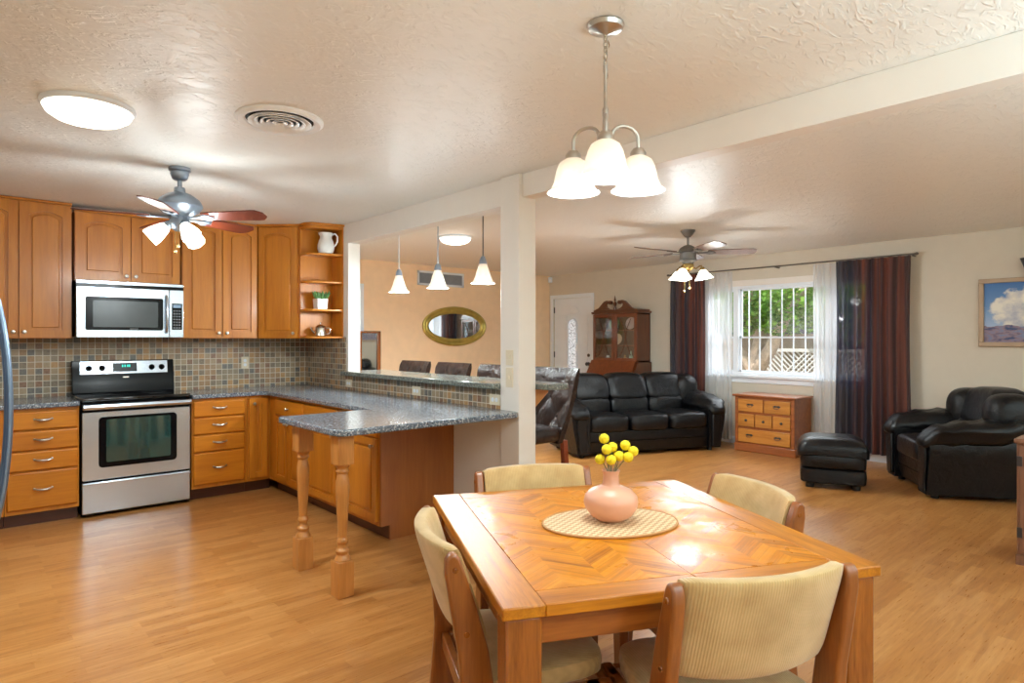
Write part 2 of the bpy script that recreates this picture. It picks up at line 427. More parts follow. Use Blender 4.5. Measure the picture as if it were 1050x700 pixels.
def wall_y(name, y0, y1, xa, xb, holes, mat, label):
    m = MB(); x = xa
    for (h0, h1, z0, z1) in sorted(holes):
        m.box(x, h0, y0, y1, 0, CEIL)
        if z0 > 0: m.box(h0, h1, y0, y1, 0, z0)
        m.box(h0, h1, y0, y1, z1, CEIL); x = h1
    m.box(x, xb, y0, y1, 0, CEIL)
    return struct(name, m, mat, label, 'wall')
WIN = (2.72, 4.76, .90, 2.05)
DOOR = (6.85, 7.70, 0, 2.04)
wall_x('wall_right', XW, XW+.15, YR-.15, YT+.15, [WIN, DOOR], 'wall_paint', 'beige living room wall with window and front door')
wall_x('wall_left', XL-.15, XL, YR-.15, YK, [], 'wall_paint', 'beige kitchen side wall')
wall_y('wall_back', YK, YK+.12, XL-.15, XP2, [], 'wall_paint', 'kitchen back wall behind the cabinets')
wall_y('wall_dining', YT, YT+.15, XP, XW, [], 'tan_paint', 'tan dining wall behind the bar')
wall_y('wall_rear', YR-.15, YR, XL, XW, [(.0, 3.2, 0, 2.1), (4.4, 6.8, .6, 2.1)], 'wall_paint', 'wall behind the camera')
m = B(XP, XP2, 5.47, YT, 0, CEIL); m.box(XP, XP2, 3.25, 5.47, 0, 1.03); m.box(XP, XP2, 3.25, 5.47, 2.26, CEIL)
struct('wall_partition', m, 'trim_paint', 'cream half wall with a wide pass-through opening and header', 'wall')
struct('column', B(2.76, 2.91, 3.066, 3.25, 0, CEIL), 'trim_paint', 'cream square post at the end of the pass-through', 'column', bevel=.004)
struct('beam', B(2.79, 2.893, YR, 3.066, 2.29, CEIL), 'trim_paint', 'cream ceiling beam between dining and living area', 'beam', bevel=.003)
def base_x(name, x0, x1, segs):
    m = MB()
    for a, b in segs: m.box(x0, x1, a, b, 0, .09)
    struct(name, m, 'white_paint', 'white baseboard', 'baseboard', bevel=.004)
base_x('baseboard_right', XW-.014, XW, [(YR, 6.78)])
struct('baseboard_dining', B(XP2, XW-.02, YT-.014, YT, 0, .09), 'white_paint', 'white baseboard on tan wall', 'baseboard')
# slate mosaic backsplash
struct('backsplash_back', B(XL, XP-.008, YK-.008, YK, .86, 1.40), 'slate_mosaic', 'slate mosaic backsplash behind the range', 'backsplash')
m = B(XP-.008, XP, 5.51, YK-.008, .86, 1.39); m.box(XP-.008, XP, 3.252, 5.51, .86, 1.03)
struct('backsplash_partition', m, 'slate_mosaic', 'slate mosaic strip under the raised bar', 'backsplash')

# ---- living room window (three double-hung units, security bars outside)
def window(name, label, ya, yb, za, zb, mulls):
    w = thing(name, label, 'window', (XW, 0, 0)); w['kind'] = 'structure'
    f = MB(); t = .035
    f.box(-.012, .10, ya, yb, za, za+t); f.box(-.012, .10, ya, yb, zb-t, zb); f.box(-.012, .10, ya, ya+t, za, zb); f.box(-.012, .10, yb-t, yb, za, zb)
    for a, b in mulls: f.box(-.006, .09, a, b, za, zb)
    f.build('window_frame', 'white_paint', w, bevel=.004)
    ed = [ya+t]+[k for a, b in mulls for k in (a, b)]+[yb-t]
    zm = 1.385
    for i in range(0, len(ed), 2):
        a, b = ed[i], ed[i+1]
        for (z0, z1, x0) in ((za+t, zm+.012, .03), (zm-.012, zb-t, .055)):
            s = MB(); q = .024
            s.box(x0, x0+.022, a, b, z0, z0+q); s.box(x0, x0+.022, a, b, z1-q, z1); s.box(x0, x0+.022, a, a+q, z0, z1); s.box(x0, x0+.022, b-q, b, z0, z1)
            so = s.build('sash', 'white_paint', w)
            B(x0+.008, x0+.012, a+q, b-q, z0+q, z1-q).build('pane', 'window_glass', so)
    B(-.055, .0, ya-.05, yb+.05, za-.035, za).build('window_sill', 'white_paint', w, bevel=.006)
    B(-.02, .0, ya-.06, yb+.06, zb, zb+.075).build('window_casing', 'trim_paint', w, bevel=.004)
    B(-.016, .0, ya-.04, yb+.04, za-.10, za-.036).build('window_apron', 'white_paint', w, bevel=.004)
    g = MB()
    y = ya+.06
    while y < yb-.03:
        g.box(.20, .212, y-.006, y+.006, za-.02, zb+.02); y += .148
    for z in (za+.01, zb-.02): g.box(.196, .216, ya-.02, yb+.02, z-.012, z+.012)
    for y in (ya+.01, yb-.01):
        for z in (za+.01, zb-.02): g.box(.14, .20, y-.012, y+.012, z-.012, z+.012)
    g.build('security_bars', 'white_paint', w)
    return w
window('window_1', 'white framed living room window with outside security bars', *WIN, [(3.10, 3.19), (4.30, 4.37)])
# ---- front door
d = thing('door_1', 'white panelled front door with an arched leaded glass light', 'door', (XW, 0, 0)); d['kind'] = 'structure'
m = MB(); y0, y1, zt = DOOR[0], DOOR[1], DOOR[3]
m.box(-.018, .0, y0-.065, y0, 0, zt+.065); m.box(-.018, .0, y1, y1+.065, 0, zt+.065); m.box(-.018, .0, y0, y1, zt, zt+.065)
m.build('door_casing', 'white_paint', d, bevel=.004)
yc = (y0+y1)/2
slab = MB(); slab.box(.02, .06, y0, y1, .01, zt)
for a, b in ((y0+.09, yc-.13), (yc+.13, y1-.09)):
    slab.box(.012, .02, a, b, .2, .75); slab.box(.012, .02, a, b, .9, 1.75)
slab.prism([(yc-.14, 1.78), (yc+.14, 1.78)]+arc(yc, 1.78, .14, 0, PI, 8)[1:-1], 'x', .012, .02)
ds = slab.build('door_slab', 'white_paint', d, bevel=.006)
gl = [(yc-.075, .55), (yc+.075, .55)]+arc(yc, 1.60, .075, 0, PI, 10)
MB().prism(gl, 'x', .006, .021).build('glass_light', 'leaded_glass', ds)
rim = [(yc-.1, .52), (yc+.1, .52)]+arc(yc, 1.6, .1, 0, PI, 10)
m = MB(); rp = [(.010, a, b) for a, b in rim]; m.tube(rp+[rp[0]], .014, 6); m.build('glass_trim', 'white_paint', ds)
m = MB(); m.lathe([(0, 0), (.03, 0), (.03, .01), (.014, .015), (.014, .03), (.028, .04), (.03, .055), (.02, .068), (0, .07)], 16, T(.02, y0+.07, .96) @ R(-PI/2, 'Y')); m.build('door_knob', 'dark_metal', ds)
m = MB(); m.lathe([(0, 0), (.026, 0), (.026, .012), (0, .018)], 16, T(.02, y0+.07, 1.10) @ R(-PI/2, 'Y')); m.build('deadbolt', 'dark_metal', ds)
for z in (.25, 1.05, 1.80): B(.004, .02, y1-.012, y1+.012, z, z+.10).build('hinge', 'dark_metal', d)
# ---- glass doors behind the camera, and an unseen window added to let in light
d = thing('door_2', 'white framed sliding glass doors behind the viewer', 'door', (0, YR, 0)); d['kind'] = 'structure'
m = MB()
for a in (.0, 1.57, 3.14): m.box(a, a+.06, -.1, -.04, 0, 2.1)
m.box(.06, 3.14, -.1, -.04, 2.03, 2.1); m.box(.06, 3.14, -.1, -.04, 0, .08); m.build('door_frame', 'white_paint', d)
d = thing('added_window', 'unseen white framed window added behind the viewer for light', 'window', (0, YR, 0)); d['kind'] = 'structure'
m = MB()
for a in (4.4, 5.57, 6.74): m.box(a, a+.06, -.1, -.04, .6, 2.1)
m.box(4.46, 6.74, -.1, -.04, 2.04, 2.1); m.box(4.46, 6.74, -.1, -.04, .6, .66); m.build('window_frame', 'white_paint', d)

# ---------------------------------------------------------------- kitchen cabinets
def knob(parent, x, y, z, name='knob', rx=PI/2):
    m = MB(); m.lathe([(0, 0), (.007, 0), (.006, .012), (.013, .017), (.015, .022), (.012, .028), (0, .030)], 12, T(x, y, z) @ R(rx, 'X'))
    return m.build(name, 'nickel', parent)
def pull(parent, x, y, z, w=.105):
    m = MB(); n = 10
    pts = [(x-w/2+w*i/n, y-.004-.026*math.sin(PI*i/n)**.6, z-.006*math.sin(PI*i/n)) for i in range(n+1)]
    m.tube(pts, [.005+.0035*math.sin(PI*i/n) for i in range(n+1)], 8)
    for sx in (-1, 1): m.lathe([(0, 0), (.008, 0), (.007, .006), (0, .008)], 10, T(x+sx*w/2, y, z) @ R(PI/2, 'X'))
    return m.build('handle', 'nickel', parent)
def door_front(parent, x0, x1, z0, z1, y, arch=.035, kx=None, kz=None, name='door', mat='cabinet_wood', st=.058):
    # frame-and-panel door whose back lies on plane y, facing -y
    m = MB(); t0, t1 = .009, .022
    m.box(x0, x1, y-t0, y, z0, z1)
    m.box(x0, x0+st, y-t1, y-t0, z0, z1); m.box(x1-st, x1, y-t1, y-t0, z0, z1); m.box(x0+st, x1-st, y-t1, y-t0, z0, z0+st)
    a, b = x0+st, x1-st; zt = z1-st
    if arch:
        n = 14
        low = [(a+(b-a)*i/n, zt-arch+arch*math.sin(PI*i/n)**.8) for i in range(n+1)]
        for (p, q) in zip(low[:-1], low[1:]): m.prism([p, q, (q[0], z1), (p[0], z1)], 'y', y-t1, y-t0)
    else: m.box(a, b, y-t1, y-t0, zt, z1)
    o = m.build(name, mat, parent)
    p = MB(); g = .020
    if arch:
        n = 14; pl = [(a+g, z0+st+g), (b-g, z0+st+g)]+[(b-g-(b-a-2*g)*i/n, zt-g-arch+arch*math.sin(PI*i/n)**.8) for i in range(n+1)]
    else: pl = [(a+g, z0+st+g), (b-g, z0+st+g), (b-g, zt-g), (a+g, zt-g)]
    p.prism(pl, 'y', y-.019, y-t0); p.build('door_panel', mat, o, bevel=.005)
    if kx is not None: knob(o, kx, y-t1, kz)
    return o
def drawer_front(parent, x0, x1, z0, z1, y, pull_w=.105, kn=False):
    m = MB(); m.loft([[(x0, y, z0), (x1, y, z0), (x1, y, z1), (x0, y, z1)], [(x0, y-.012, z0), (x1, y-.012, z0), (x1, y-.012, z1), (x0, y-.012, z1)],
                      [(x0+.008, y-.021, z0+.008), (x1-.008, y-.021, z0+.008), (x1-.008, y-.021, z1-.008), (x0+.008, y-.021, z1-.008)]])
    o = m.build('drawer', 'cabinet_wood_flat', parent, bevel=.003)
    if kn: knob(o, (x0+x1)/2, y-.021, (z0+z1)/2)
    else: pull(o, (x0+x1)/2, y-.021, (z0+z1)/2+.01, pull_w)
    return o
YU = 6.10            # face of upper carcasses
def upper(x0, x1, z0, z1, splits, label, knobs, yf=YU):
    t = thing('wall_cabinet', label, 'kitchen cabinet', (0, 0, 0))
    m = B(x0, x1, yf, YK-.001, z0, z1); m.box(x0, x1, yf-.005, yf, z1-.03, z1)
    m.build('body', 'cabinet_wood', t)
    B(x0, x1, yf-.030, yf-.001, z1, z1+.018).build('top_moulding', 'cabinet_wood_flat', t, bevel=.004)
    xs = [x0]+splits+[x1]
    for i in range(len(xs)-1):
        a, b = xs[i]+.004, xs[i+1]-.004
        kx = None
        if knobs[i]: kx = b-.03 if knobs[i] == 'r' else a+.03
        door_front(t, a, b, z0+.006, z1-.012, yf, kx=kx, kz=z0+.05)
    return t
upper(-.30, .045, 1.37, 2.42, [], 'maple wall cabinet cut off by the left edge of the photo', ['r'])
upper(.048, .722, 1.37, 2.42, [.387], 'tall two-door maple wall cabinet left of the microwave', ['r', 'l'])
upper(.738, 1.505, 1.835, 2.385, [1.128], 'short two-door maple wall cabinet above the microwave', ['r', 'l'])
upper(1.518, 2.172, 1.37, 2.42, [1.853], 'tall two-door maple wall cabinet right of the microwave', ['r', 'l'])
# diagonal corner cabinet
t = thing('corner_cabinet', 'diagonal maple corner wall cabinet with one arched door', 'kitchen cabinet')
foot = [(2.176, YK-.001), (2.176, YU-.02), (2.456, 5.805), (XP-.009, 5.805), (XP-.009, YK-.001)]
MB().prism(foot, 'z', 1.37, 2.42).build('body', 'cabinet_wood', t)
MB().prism([(2.176, YU-.02), (2.15, YU-.045), (2.44, 5.775), (2.47, 5.805)], 'z', 2.42, 2.438).build('top_moulding', 'cabinet_wood_flat', t)
a = Vector((2.176, YU-.02)); b = Vector((2.456, 5.805)); L = (b-a).length; ang = math.atan2(b.y-a.y, b.x-a.x)
dd = door_front(t, .012, L-.012, 1.376, 2.408, 0, kx=L-.045, kz=1.42, st=.05)
dd.location = (a.x, a.y, 0); dd.rotation_euler = (0, 0, ang)
# open end shelf
t = thing('open_shelf_unit', 'open maple end shelf unit with angled shelves holding pitcher and plant', 'shelf')
fp = [(2.457, 5.800), (2.462, 5.66), (2.50, 5.615), (2.74, 5.565), (XP-.001, 5.565), (XP-.001, 5.800)]
B(2.457, XP-.001, 5.787, 5.803, 1.371, 2.42).build('side_panel', 'cabinet_wood', t)
B(XP-.013, XP-.001, 5.566, 5.786, 1.371, 2.42).build('back_panel', 'cabinet_wood', t)
SH = [1.372, 1.625, 1.885, 2.145]
fs = [(2.460, 5.786), (2.462, 5.66), (2.50, 5.615), (2.74, 5.566), (XP-.014, 5.566), (XP-.014, 5.786)]
for z in SH: MB().prism(fs, 'z', z, z+.018).build('shelf', 'cabinet_wood_flat', t, bevel=.003)
MB().prism(fs, 'z', 2.39, 2.42).build('top_board', 'cabinet_wood_flat', t)
MB().prism([(2.44, 5.81), (2.44, 5.655), (2.485, 5.60), (2.74, 5.545), (XP-.001, 5.545), (XP-.001, 5.58), (2.74, 5.58), (2.51, 5.63), (2.475, 5.67), (2.475, 5.81)], 'z', 2.421, 2.438).build('top_moulding', 'cabinet_wood_flat', t)

CT = .897; CB = .861   # counter top / bottom
YB = 5.80
def base(name, label, x0, x1, fronts, loc=(0, 0, 0), rz=0, depth=.60, yf=0, endx=None):
    t = thing(name, label, 'kitchen cabinet', loc, rz)
    B(x0, x1, yf, yf+depth, .10, CB-.001).build('body', 'cabinet_wood', t)
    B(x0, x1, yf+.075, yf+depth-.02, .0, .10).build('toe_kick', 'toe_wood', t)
    for f in fronts:
        if f[0] == 'drawer': drawer_front(t, *f[1:5], yf, kn=len(f) > 5 and f[5] == 'knob')
        else: door_front(t, *f[1:5], yf, arch=0, kx=f[5], kz=f[6], st=.05)
    return t
def four(x0, x1): return [('drawer', x0, x1, .705, .838), ('drawer', x0, x1, .556, .697), ('drawer', x0, x1, .408, .548), ('drawer', x0, x1, .130, .400)]
base('base_cabinet', 'maple base cabinet at the left edge of the photo', -.30, .286, [('door', -.28, .27, .13, .838, .24, .78)], (0, YB, 0))
base('drawer_cabinet', 'four-drawer maple base cabinet left of the range', .290, .732, four(.300, .724), (0, YB, 0))
base('drawer_cabinet', 'four-drawer maple base cabinet right of the range', 1.522, 1.975, four(1.532, 1.952), (0, YB, 0))
base('base_cabinet', 'narrow single-door maple base cabinet in the inner corner', 1.978, 2.20, [('door', 1.990, 2.148, .13, .838, 2.03, .79)], (0, YB, 0))
# peninsula: fronts face -X; local x runs towards the camera
XF = 2.175
def pen(label, ya, yb, fr): return base('base_cabinet', label, 0, ya-yb, fr, (XF, ya, 0), -PI/2, depth=.60)
pen('maple peninsula cabinet with drawer nearest the back corner', 5.795, 5.03, [('drawer', .17, .755, .70, .838, 'knob'), ('door', .17, .455, .13, .69, .43, .64), ('door', .465, .755, .13, .69, .49, .64)])
pen('maple peninsula cabinet behind the rear turned leg', 5.027, 4.425, [('drawer', .010, .59, .70, .838, 'knob'), ('door', .010, .59, .13, .69, .56, .64)])
pen('maple peninsula cabinet next to the wooden end panel', 4.422, 3.83, [('drawer', .010, .58, .70, .838, 'knob'), ('door', .010, .58, .13, .69, .545, .64)])
m = B(2.178, XP-.002, 3.808, 3.828, .10, CB-.001); m.box(2.25, XP-.002, 3.808, 3.828, 0, .10)
tag(m.build('end_panel', 'panel_wood'), 'dark maple end panel closing the peninsula cabinets', 'panel')
# ---- countertops
tag(B(-.30, .735, 5.765, YK-.009, CB, CT).build('countertop', 'granite_grey', bevel=.008, seg=3), 'short grey speckled countertop left of the range', 'countertop')
poly = [(1.520, YK-.009), (1.520, 5.765), (2.08, 5.765), (2.128, 5.717), (2.128, 3.86), (2.108, 3.84)]
poly += arc(1.512, 3.816, .024, PI/2, PI, 4)+[(1.488, 3.12), (1.50, 3.07), (1.545, 3.045)]+[(2.73, 3.045), (2.757, 3.07), (2.757, 3.249), (XP-.009, 3.252), (XP-.009, YK-.009)]
tag(MB().prism(poly, 'z', CB, CT).build('countertop', 'granite_grey', bevel=.008, seg=3), 'long grey speckled countertop running along the peninsula with a breakfast extension', 'countertop')
bar = [(2.70, 5.468), (2.70, 3.255), (2.916, 3.255), (2.916, 2.95)]+arc(3.04, 3.03, .10, -PI/2, 0, 6)+[(3.14, 5.468)]
bt = thing('breakfast_bar', 'raised green-grey stone bar top on the half wall', 'countertop')
MB().prism(bar, 'z', 1.032, 1.070).build('slab', 'granite_green', bt, bevel=.008, seg=3)
MB().prism([(2.911, .90), (2.93, .90), (3.06, 1.0), (3.07, 1.031), (2.911, 1.031)], 'y', 3.10, 3.14).build('bracket', 'turned_wood', bt, bevel=.006)
# ---- turned legs
def leg_lathe():
    m = MB(); s = .046
    m.loft([[(a*s, b*s, z) for a, b in ((-1, -1), (1, -1), (1, 1), (-1, 1))] for z in (0, .19)])
    m.loft([[(a*s, b*s, z) for a, b in ((-1, -1), (1, -1), (1, 1), (-1, 1))] for z in (.70, .860)])
    m.lathe([(.045, .19), (.040, .205), (.030, .222), (.036, .235), (.036, .245), (.026, .255), (.024, .275), (.031, .285), (.030, .30), (.0235, .31), (.026, .36), (.030, .44), (.034, .52), (.0365, .57),
             (.035, .61), (.029, .64), (.026, .652), (.034, .660), (.034, .668), (.027, .676), (.036, .69), (.044, .70)], 24)
    return m
for (x, y, lb) in ((1.572, 3.155, 'turned wooden leg under the near corner of the breakfast counter'), (1.582, 3.685, 'turned wooden leg under the far corner of the breakfast counter')):
    o = leg_lathe().build('turned_leg', 'turned_wood', bevel=.004, loc=(x, y, 0)); tag(o, lb, 'counter leg')
# ---- range
t = thing('range', 'stainless and black electric range between the drawer cabinets', 'oven', (1.128, 0, 0))
hw = .381; yf = 5.79
B(-hw, hw, yf+.02, YK-.03, .015, .885).build('body', 'black_enamel', t, bevel=.004)
c = B(-hw-.002, hw+.002, yf-.005, YK-.03, .885, .912).build('cooktop', 'black_glass', t, bevel=.008, seg=3)
for (x, y, r) in ((-.19, 5.95, .10), (.19, 5.95, .08), (-.19, 6.18, .075), (.19, 6.18, .10)):
    m = MB(); m.tube([(x+r*math.cos(k*PI/16), y+r*math.sin(k*PI/16), .912) for k in range(33)], .0012, 4); m.build('burner_ring', 'display', c)
od = MB(); od.loft([[(x, y, z) for x, z in rrect(-hw+.003, hw-.003, .283, .805, .012)] for y in (yf+.02, yf-.012)])
od = od.build('oven_door', 'stainless', t, bevel=.004)
MB().prism(rrect(-.272, .275, .375, .765, .03), 'y', yf-.016, yf-.0125).build('window_frame', 'black_enamel', od)
MB().prism(rrect(-.222, .228, .415, .745, .012), 'y', yf-.018, yf-.0155).build('oven_window', 'oven_glass', od)
m = MB(); m.loft([[(x, yf-.012, .822), (x, yf-.055, .828), (x, yf-.062, .845), (x, yf-.055, .865), (x, yf-.012, .872)] for x in (-hw+.004, hw-.004)]); m.build('door_handle', 'stainless', od, bevel=.003)
B(-hw+.003, hw-.003, yf-.012, yf+.02, .03, .268).build('storage_drawer', 'stainless', t, bevel=.006)
B(-hw+.003, hw-.003, yf-.02, yf-.011, .248, .262).build('drawer_lip', 'stainless', t, bevel=.003)
bg_ = MB(); bg_.prism([(YK-.12, .912), (YK-.03, .912), (YK-.03, 1.185), (YK-.075, 1.185), (YK-.10, 1.06), (YK-.105, 1.0)], 'x', -hw, hw)
bk = bg_.build('backguard', 'black_enamel', t, bevel=.006)
def face(x0, x1, z0, z1, off): # quad slab on the sloped face of the backguard
    def yy(z): return YK-.10+(z-1.06)*(.025/.125)
    m = MB(); m.loft([[(x0, yy(z0)-off, z0), (x1, yy(z0)-off, z0), (x1, yy(z1)-off, z1), (x0, yy(z1)-off, z1)], [(x0, yy(z0)+.004, z0), (x1, yy(z0)+.004, z0), (x1, yy(z1)+.004, z1), (x0, yy(z1)+.004, z1)]]); return m
face(-.325, .33, 1.07, 1.178, .003).build('control_panel', 'stainless', bk, bevel=.002)
face(-.09, .09, 1.088, 1.160, .005).build('display_window', 'display', bk)
for i, x in enumerate((-.022, -.004, .016, .03)): face(x, x+.009, 1.126, 1.146, .0062).build('clock_digit', 'digits_teal', bk)
face(-.018, .026, 1.036, 1.046, .006).build('badge', 'nickel', bk)
for x in (-.262, -.168, .205, .283):
    m = MB(); m.lathe([(0, 0), (.024, 0), (.022, .014), (.019, .017), (0, .018)], 18, T(x, YK-.088, 1.122) @ R(PI/2+.2, 'X')); m.box(-.005, .005, -.019, .019, .012, .026, T(x, YK-.088, 1.122) @ R(PI/2+.2, 'X')); m.build('control_knob', 'black_enamel', bk, bevel=.001)
# ---- microwave
t = thing('microwave', 'stainless over-the-range microwave with black glass window', 'microwave', (1.122, 0, 0))
hw = .385; ym = 6.0
B(-hw+.004, hw-.004, ym, YK-.002, 1.385, 1.830).build('body', 'black_enamel', t)
B(-hw, hw, ym-.012, ym+.02, 1.806, 1.832).build('vent_grille', 'stainless', t, bevel=.003)
B(-hw, hw, ym-.008, ym, 1.782, 1.806).build('vent_slot', 'black_enamel', t)
md = MB(); md.loft([[(x, y, z) for x, z in rrect(-hw, .272, 1.378, 1.782, .008)] for y in (ym, ym-.02)]); md = md.build('door', 'stainless', t, bevel=.004)
MB().prism(rrect(-.325, .225, 1.438, 1.705, .014), 'y', ym-.025, ym-.021).build('window_frame', 'black_enamel', md)
MB().prism(rrect(-.275, .185, 1.462, 1.675, .010), 'y', ym-.028, ym-.0245).build('door_window', 'display', md)
MB().prism(rrect(-.02, .04, 1.447, 1.453, .001), 'y', ym-.0262, ym-.0245).build('badge', 'button_grey', md)
m = MB(); m.tube([(.248, ym-.022, 1.42), (.248, ym-.05, 1.45), (.248, ym-.056, 1.58), (.248, ym-.05, 1.70), (.248, ym-.022, 1.73)], .011, 10); m.build('door_handle', 'stainless', md)
cp = B(.274, hw, ym-.018, ym, 1.378, 1.782).build('control_panel', 'stainless', t, bevel=.004)
B(.292, .372, ym-.021, ym-.018, 1.445, 1.668).build('keypad', 'black_enamel', cp)
B(.302, .362, ym-.0225, ym-.021, 1.632, 1.658).build('display_window', 'fridge_blue', cp)
m = MB()
for r in range(7):
    for c_ in range(3): m.box(.303+c_*.021, .317+c_*.021, ym-.0222, ym-.021, 1.455+r*.024, 1.467+r*.024)
m.build('buttons', 'button_grey', cp)
# ---- refrigerator (only its bowed door handle reaches into the frame)
t = thing('refrigerator', 'grey refrigerator at the left edge with long bowed blue-grey handle', 'refrigerator', (.067, 4.02, 0))
B(-.78, 0, -.45, .45, .01, 1.78).build('body', 'fridge_body', t, bevel=.01)
for a, b in ((-.448, -.004), (.004, .448)):
    B(0.002, .055, a, b, .05, 1.775).build('door', 'fridge_body', t, bevel=.012, seg=3)
for y in (-.06, .12):
    n = 14; pts = [(.055+.012+.085*math.sin(PI*i/n)**.55, y, .42+1.22*i/n) for i in range(n+1)]
    m = MB(); m.tube([(.05, y, .42)]+pts+[(.05, y, 1.64)], .014, 10, sx=1.25); m.build('door_handle', 'fridge_blue', t)
# ---------------------------------------------------------------- things on the kitchen shelves and walls
def pitcher():
    t = thing('pitcher', 'white ceramic pitcher on the top shelf of the open corner unit', 'pitcher', (2.655, 5.665, 2.163), .85)
    m = MB(); m.lathe([(0, 0), (.055, 0), (.066, .01), (.078, .05), (.078, .085), (.066, .125), (.054, .15), (.056, .185), (.062, .20), (.056, .198), (.048, .16), (.03, .10), (0, .02)], 28); m.build('body', 'ceramic_white', t)
    m = MB(); m.tube([(0, -.052, .182), (0, -.085, .192), (0, -.108, .165), (0, -.108, .12), (0, -.09, .085), (0, -.072, .07)], .0085, 8); m.build('handle', 'ceramic_white', t)
    m = MB(); m.loft([[(-.022, .048, .165), (.022, .048, .165), (.026, .05, .199), (-.026, .05, .199)], [(-.004, .070, .188), (.004, .070, .188), (.006, .075, .204), (-.006, .075, .204)]]); m.build('spout', 'ceramic_white', t, bevel=.004)
pitcher()
t = thing('succulent', 'small green succulent in a square white pot on the second shelf', 'plant', (2.60, 5.665, 1.643))
m = MB(); s = .052; m.loft([[(a*s*k, b*s*k, z) for a, b in ((-1, -1), (1, -1), (1, 1), (-1, 1))] for k, z in ((.88, 0), (1.0, .098), (.92, .098), (.9, .085))]); m.build('pot', 'ceramic_white', t, bevel=.006)
B(-.045, .045, -.045, .045, .08, .087).build('soil', 'soil', t)
m = MB(); rnd = random.Random(3)
for i in range(40):
    a = rnd.uniform(0, 2*PI); r = rnd.uniform(.0, .045); tl = rnd.uniform(.1, .9); L_ = rnd.uniform(.045, .085)
    bx, by = r*math.cos(a), r*math.sin(a)
    m.tube([(bx, by, .083), (bx+L_*.5*tl*math.cos(a), by+L_*.5*tl*math.sin(a), .083+L_*.6), (bx+L_*tl*math.cos(a), by+L_*tl*math.sin(a), .085+L_)], [.008, .014, .003], 6)
m.build('leaves', 'succulent', t)
t = thing('teapot', 'small silver lidded teapot on the bottom shelf of the corner unit', 'teapot', (2.60, 5.665, 1.391), -.45)
m = MB(); m.lathe([(0, 0), (.05, 0), (.056, .006), (.053, .03), (.05, .07), (.052, .082), (.045, .088), (0, .09)], 24); m.build('body', 'silver', t)
m = MB(); m.lathe([(.046, .088), (.04, .098), (.018, .108), (.006, .112), (.009, .122), (.006, .13), (0, .132)], 20); m.build('lid', 'silver', t)
m = MB(); m.tube([(.05, 0, .075), (.083, 0, .078), (.09, 0, .05), (.078, 0, .022), (.053, 0, .02)], .006, 8); m.build('handle', 'silver', t)
m = MB(); m.tube([(-.048, 0, .03), (-.072, 0, .05), (-.085, 0, .082)], [.013, .009, .006], 8); m.build('spout', 'silver', t)
def outlet(label, loc, rz, w=.07, h=.115, name='outlet', sw=False):
    t = thing(name, label, 'light switch' if sw else 'outlet', loc, rz)
    B(-w/2, w/2, -.006, 0, -h/2, h/2).build('cover_plate', 'plate_cream', t, bevel=.002)
    if sw: B(-.006, .006, -.014, -.006, -.011, .011).build('toggle', 'plate_cream', t, bevel=.001)
    else:
        for k in (-1, 1):
            q = (k*.02, 0) if w > h else (0, k*.02)
            m = MB(); m.prism([(q[0]+.015*math.cos(a*PI/8), q[1]+.015*math.sin(a*PI/8)) for a in range(16)], 'y', -.008, -.005); m.build('socket', 'white_paint', t)
outlet('beige wall outlet on the slate backsplash beside the corner cabinet', (2.16, YK-.008, 1.135), 0)
for v, lb in ((5.44, 'cream outlet on the tile strip at the window-jamb end of the bar'), (4.30, 'cream outlet in the middle of the tile strip under the bar'), (3.325, 'cream outlet on the tile strip touching the post')):
    outlet(lb, (XP-.008, v, .955), -PI/2, .115, .072)
outlet('upper cream toggle switch plate on the square post', (2.76, 3.155, 1.245), -PI/2, .07, .10, 'light_switch', True)
outlet('lower cream toggle switch plate on the square post', (2.76, 3.155, 1.115), -PI/2, .07, .13, 'light_switch', True)
# ---------------------------------------------------------------- ceiling fittings
def dome(label, x, y, r, pw):
    t = thing('ceiling_light', label, 'ceiling light', (x, y, CEIL))
    m = MB(); m.lathe([(r*1.06, 0), (r*1.06, -.012), (r*1.0, -.022), (r*.9, -.022), (0, -.02)], 40); m.build('rim', 'white_paint', t)
    m = MB(); m.lathe([(r, -.022), (r*.93, -.045), (r*.75, -.066), (r*.45, -.08), (0, -.085)], 40); m.build('diffuser', 'dome_glass', t)
    light('light', 'SPOT', (x, y, CEIL-.11), pw, (.865, .966, 1.0), (0, 0, 0), spot_size=math.radians(165), spot_blend=1.0, shadow_soft_size=.12)
dome('round frosted dome light on the kitchen ceiling', .478, 3.49, .178, 90)
dome('round frosted dome light on the dining ceiling behind the pass-through', 3.98, 5.42, .165, 210)
t = thing('ceiling_vent', 'round white ceiling air diffuser with concentric rings', 'vent', (1.21, 3.09, CEIL))
m = MB(); m.lathe([(.205, 0), (.205, -.008), (.19, -.02), (.165, -.014), (.155, 0)], 44); m.build('rim', 'vent_white', t)
m = MB(); m.lathe([(.158, -.001), (.158, -.004), (0, -.004)], 40); m.build('duct_backing', 'vent_shade', t)  # dark disc paints the shade of the hollow; nothing is recessed here
for r in (.140, .112, .084, .056, .028):
    m = MB(); m.lathe([(r-.008, -.010), (r+.005, -.020), (r+.008, -.017), (r-.004, -.008)], 40); m.build('ring', 'vent_white', t)
def shade_dome(r0, r1, h, th=.004):
    k = [(r0, 0), (r1*.5, -.10*h), (r1*.61, -.28*h), (r1*.68, -.5*h), (r1*.73, -.7*h), (r1*.82, -.87*h), (r1*.94, -.97*h), (r1, -h)]
    return k+[(r-th, z) for r, z in k[::-1]]
def shade_bell(r0, r1, h, th=.004):
    k = [(r0, 0), (r0*1.08, -.10*h), (r0+(r1-r0)*.28, -.38*h), (r0+(r1-r0)*.42, -.62*h), (r0+(r1-r0)*.64, -.84*h), (r0+(r1-r0)*.92, -.96*h), (r1, -h)]
    return k+[(r-th, z) for r, z in k[::-1]]
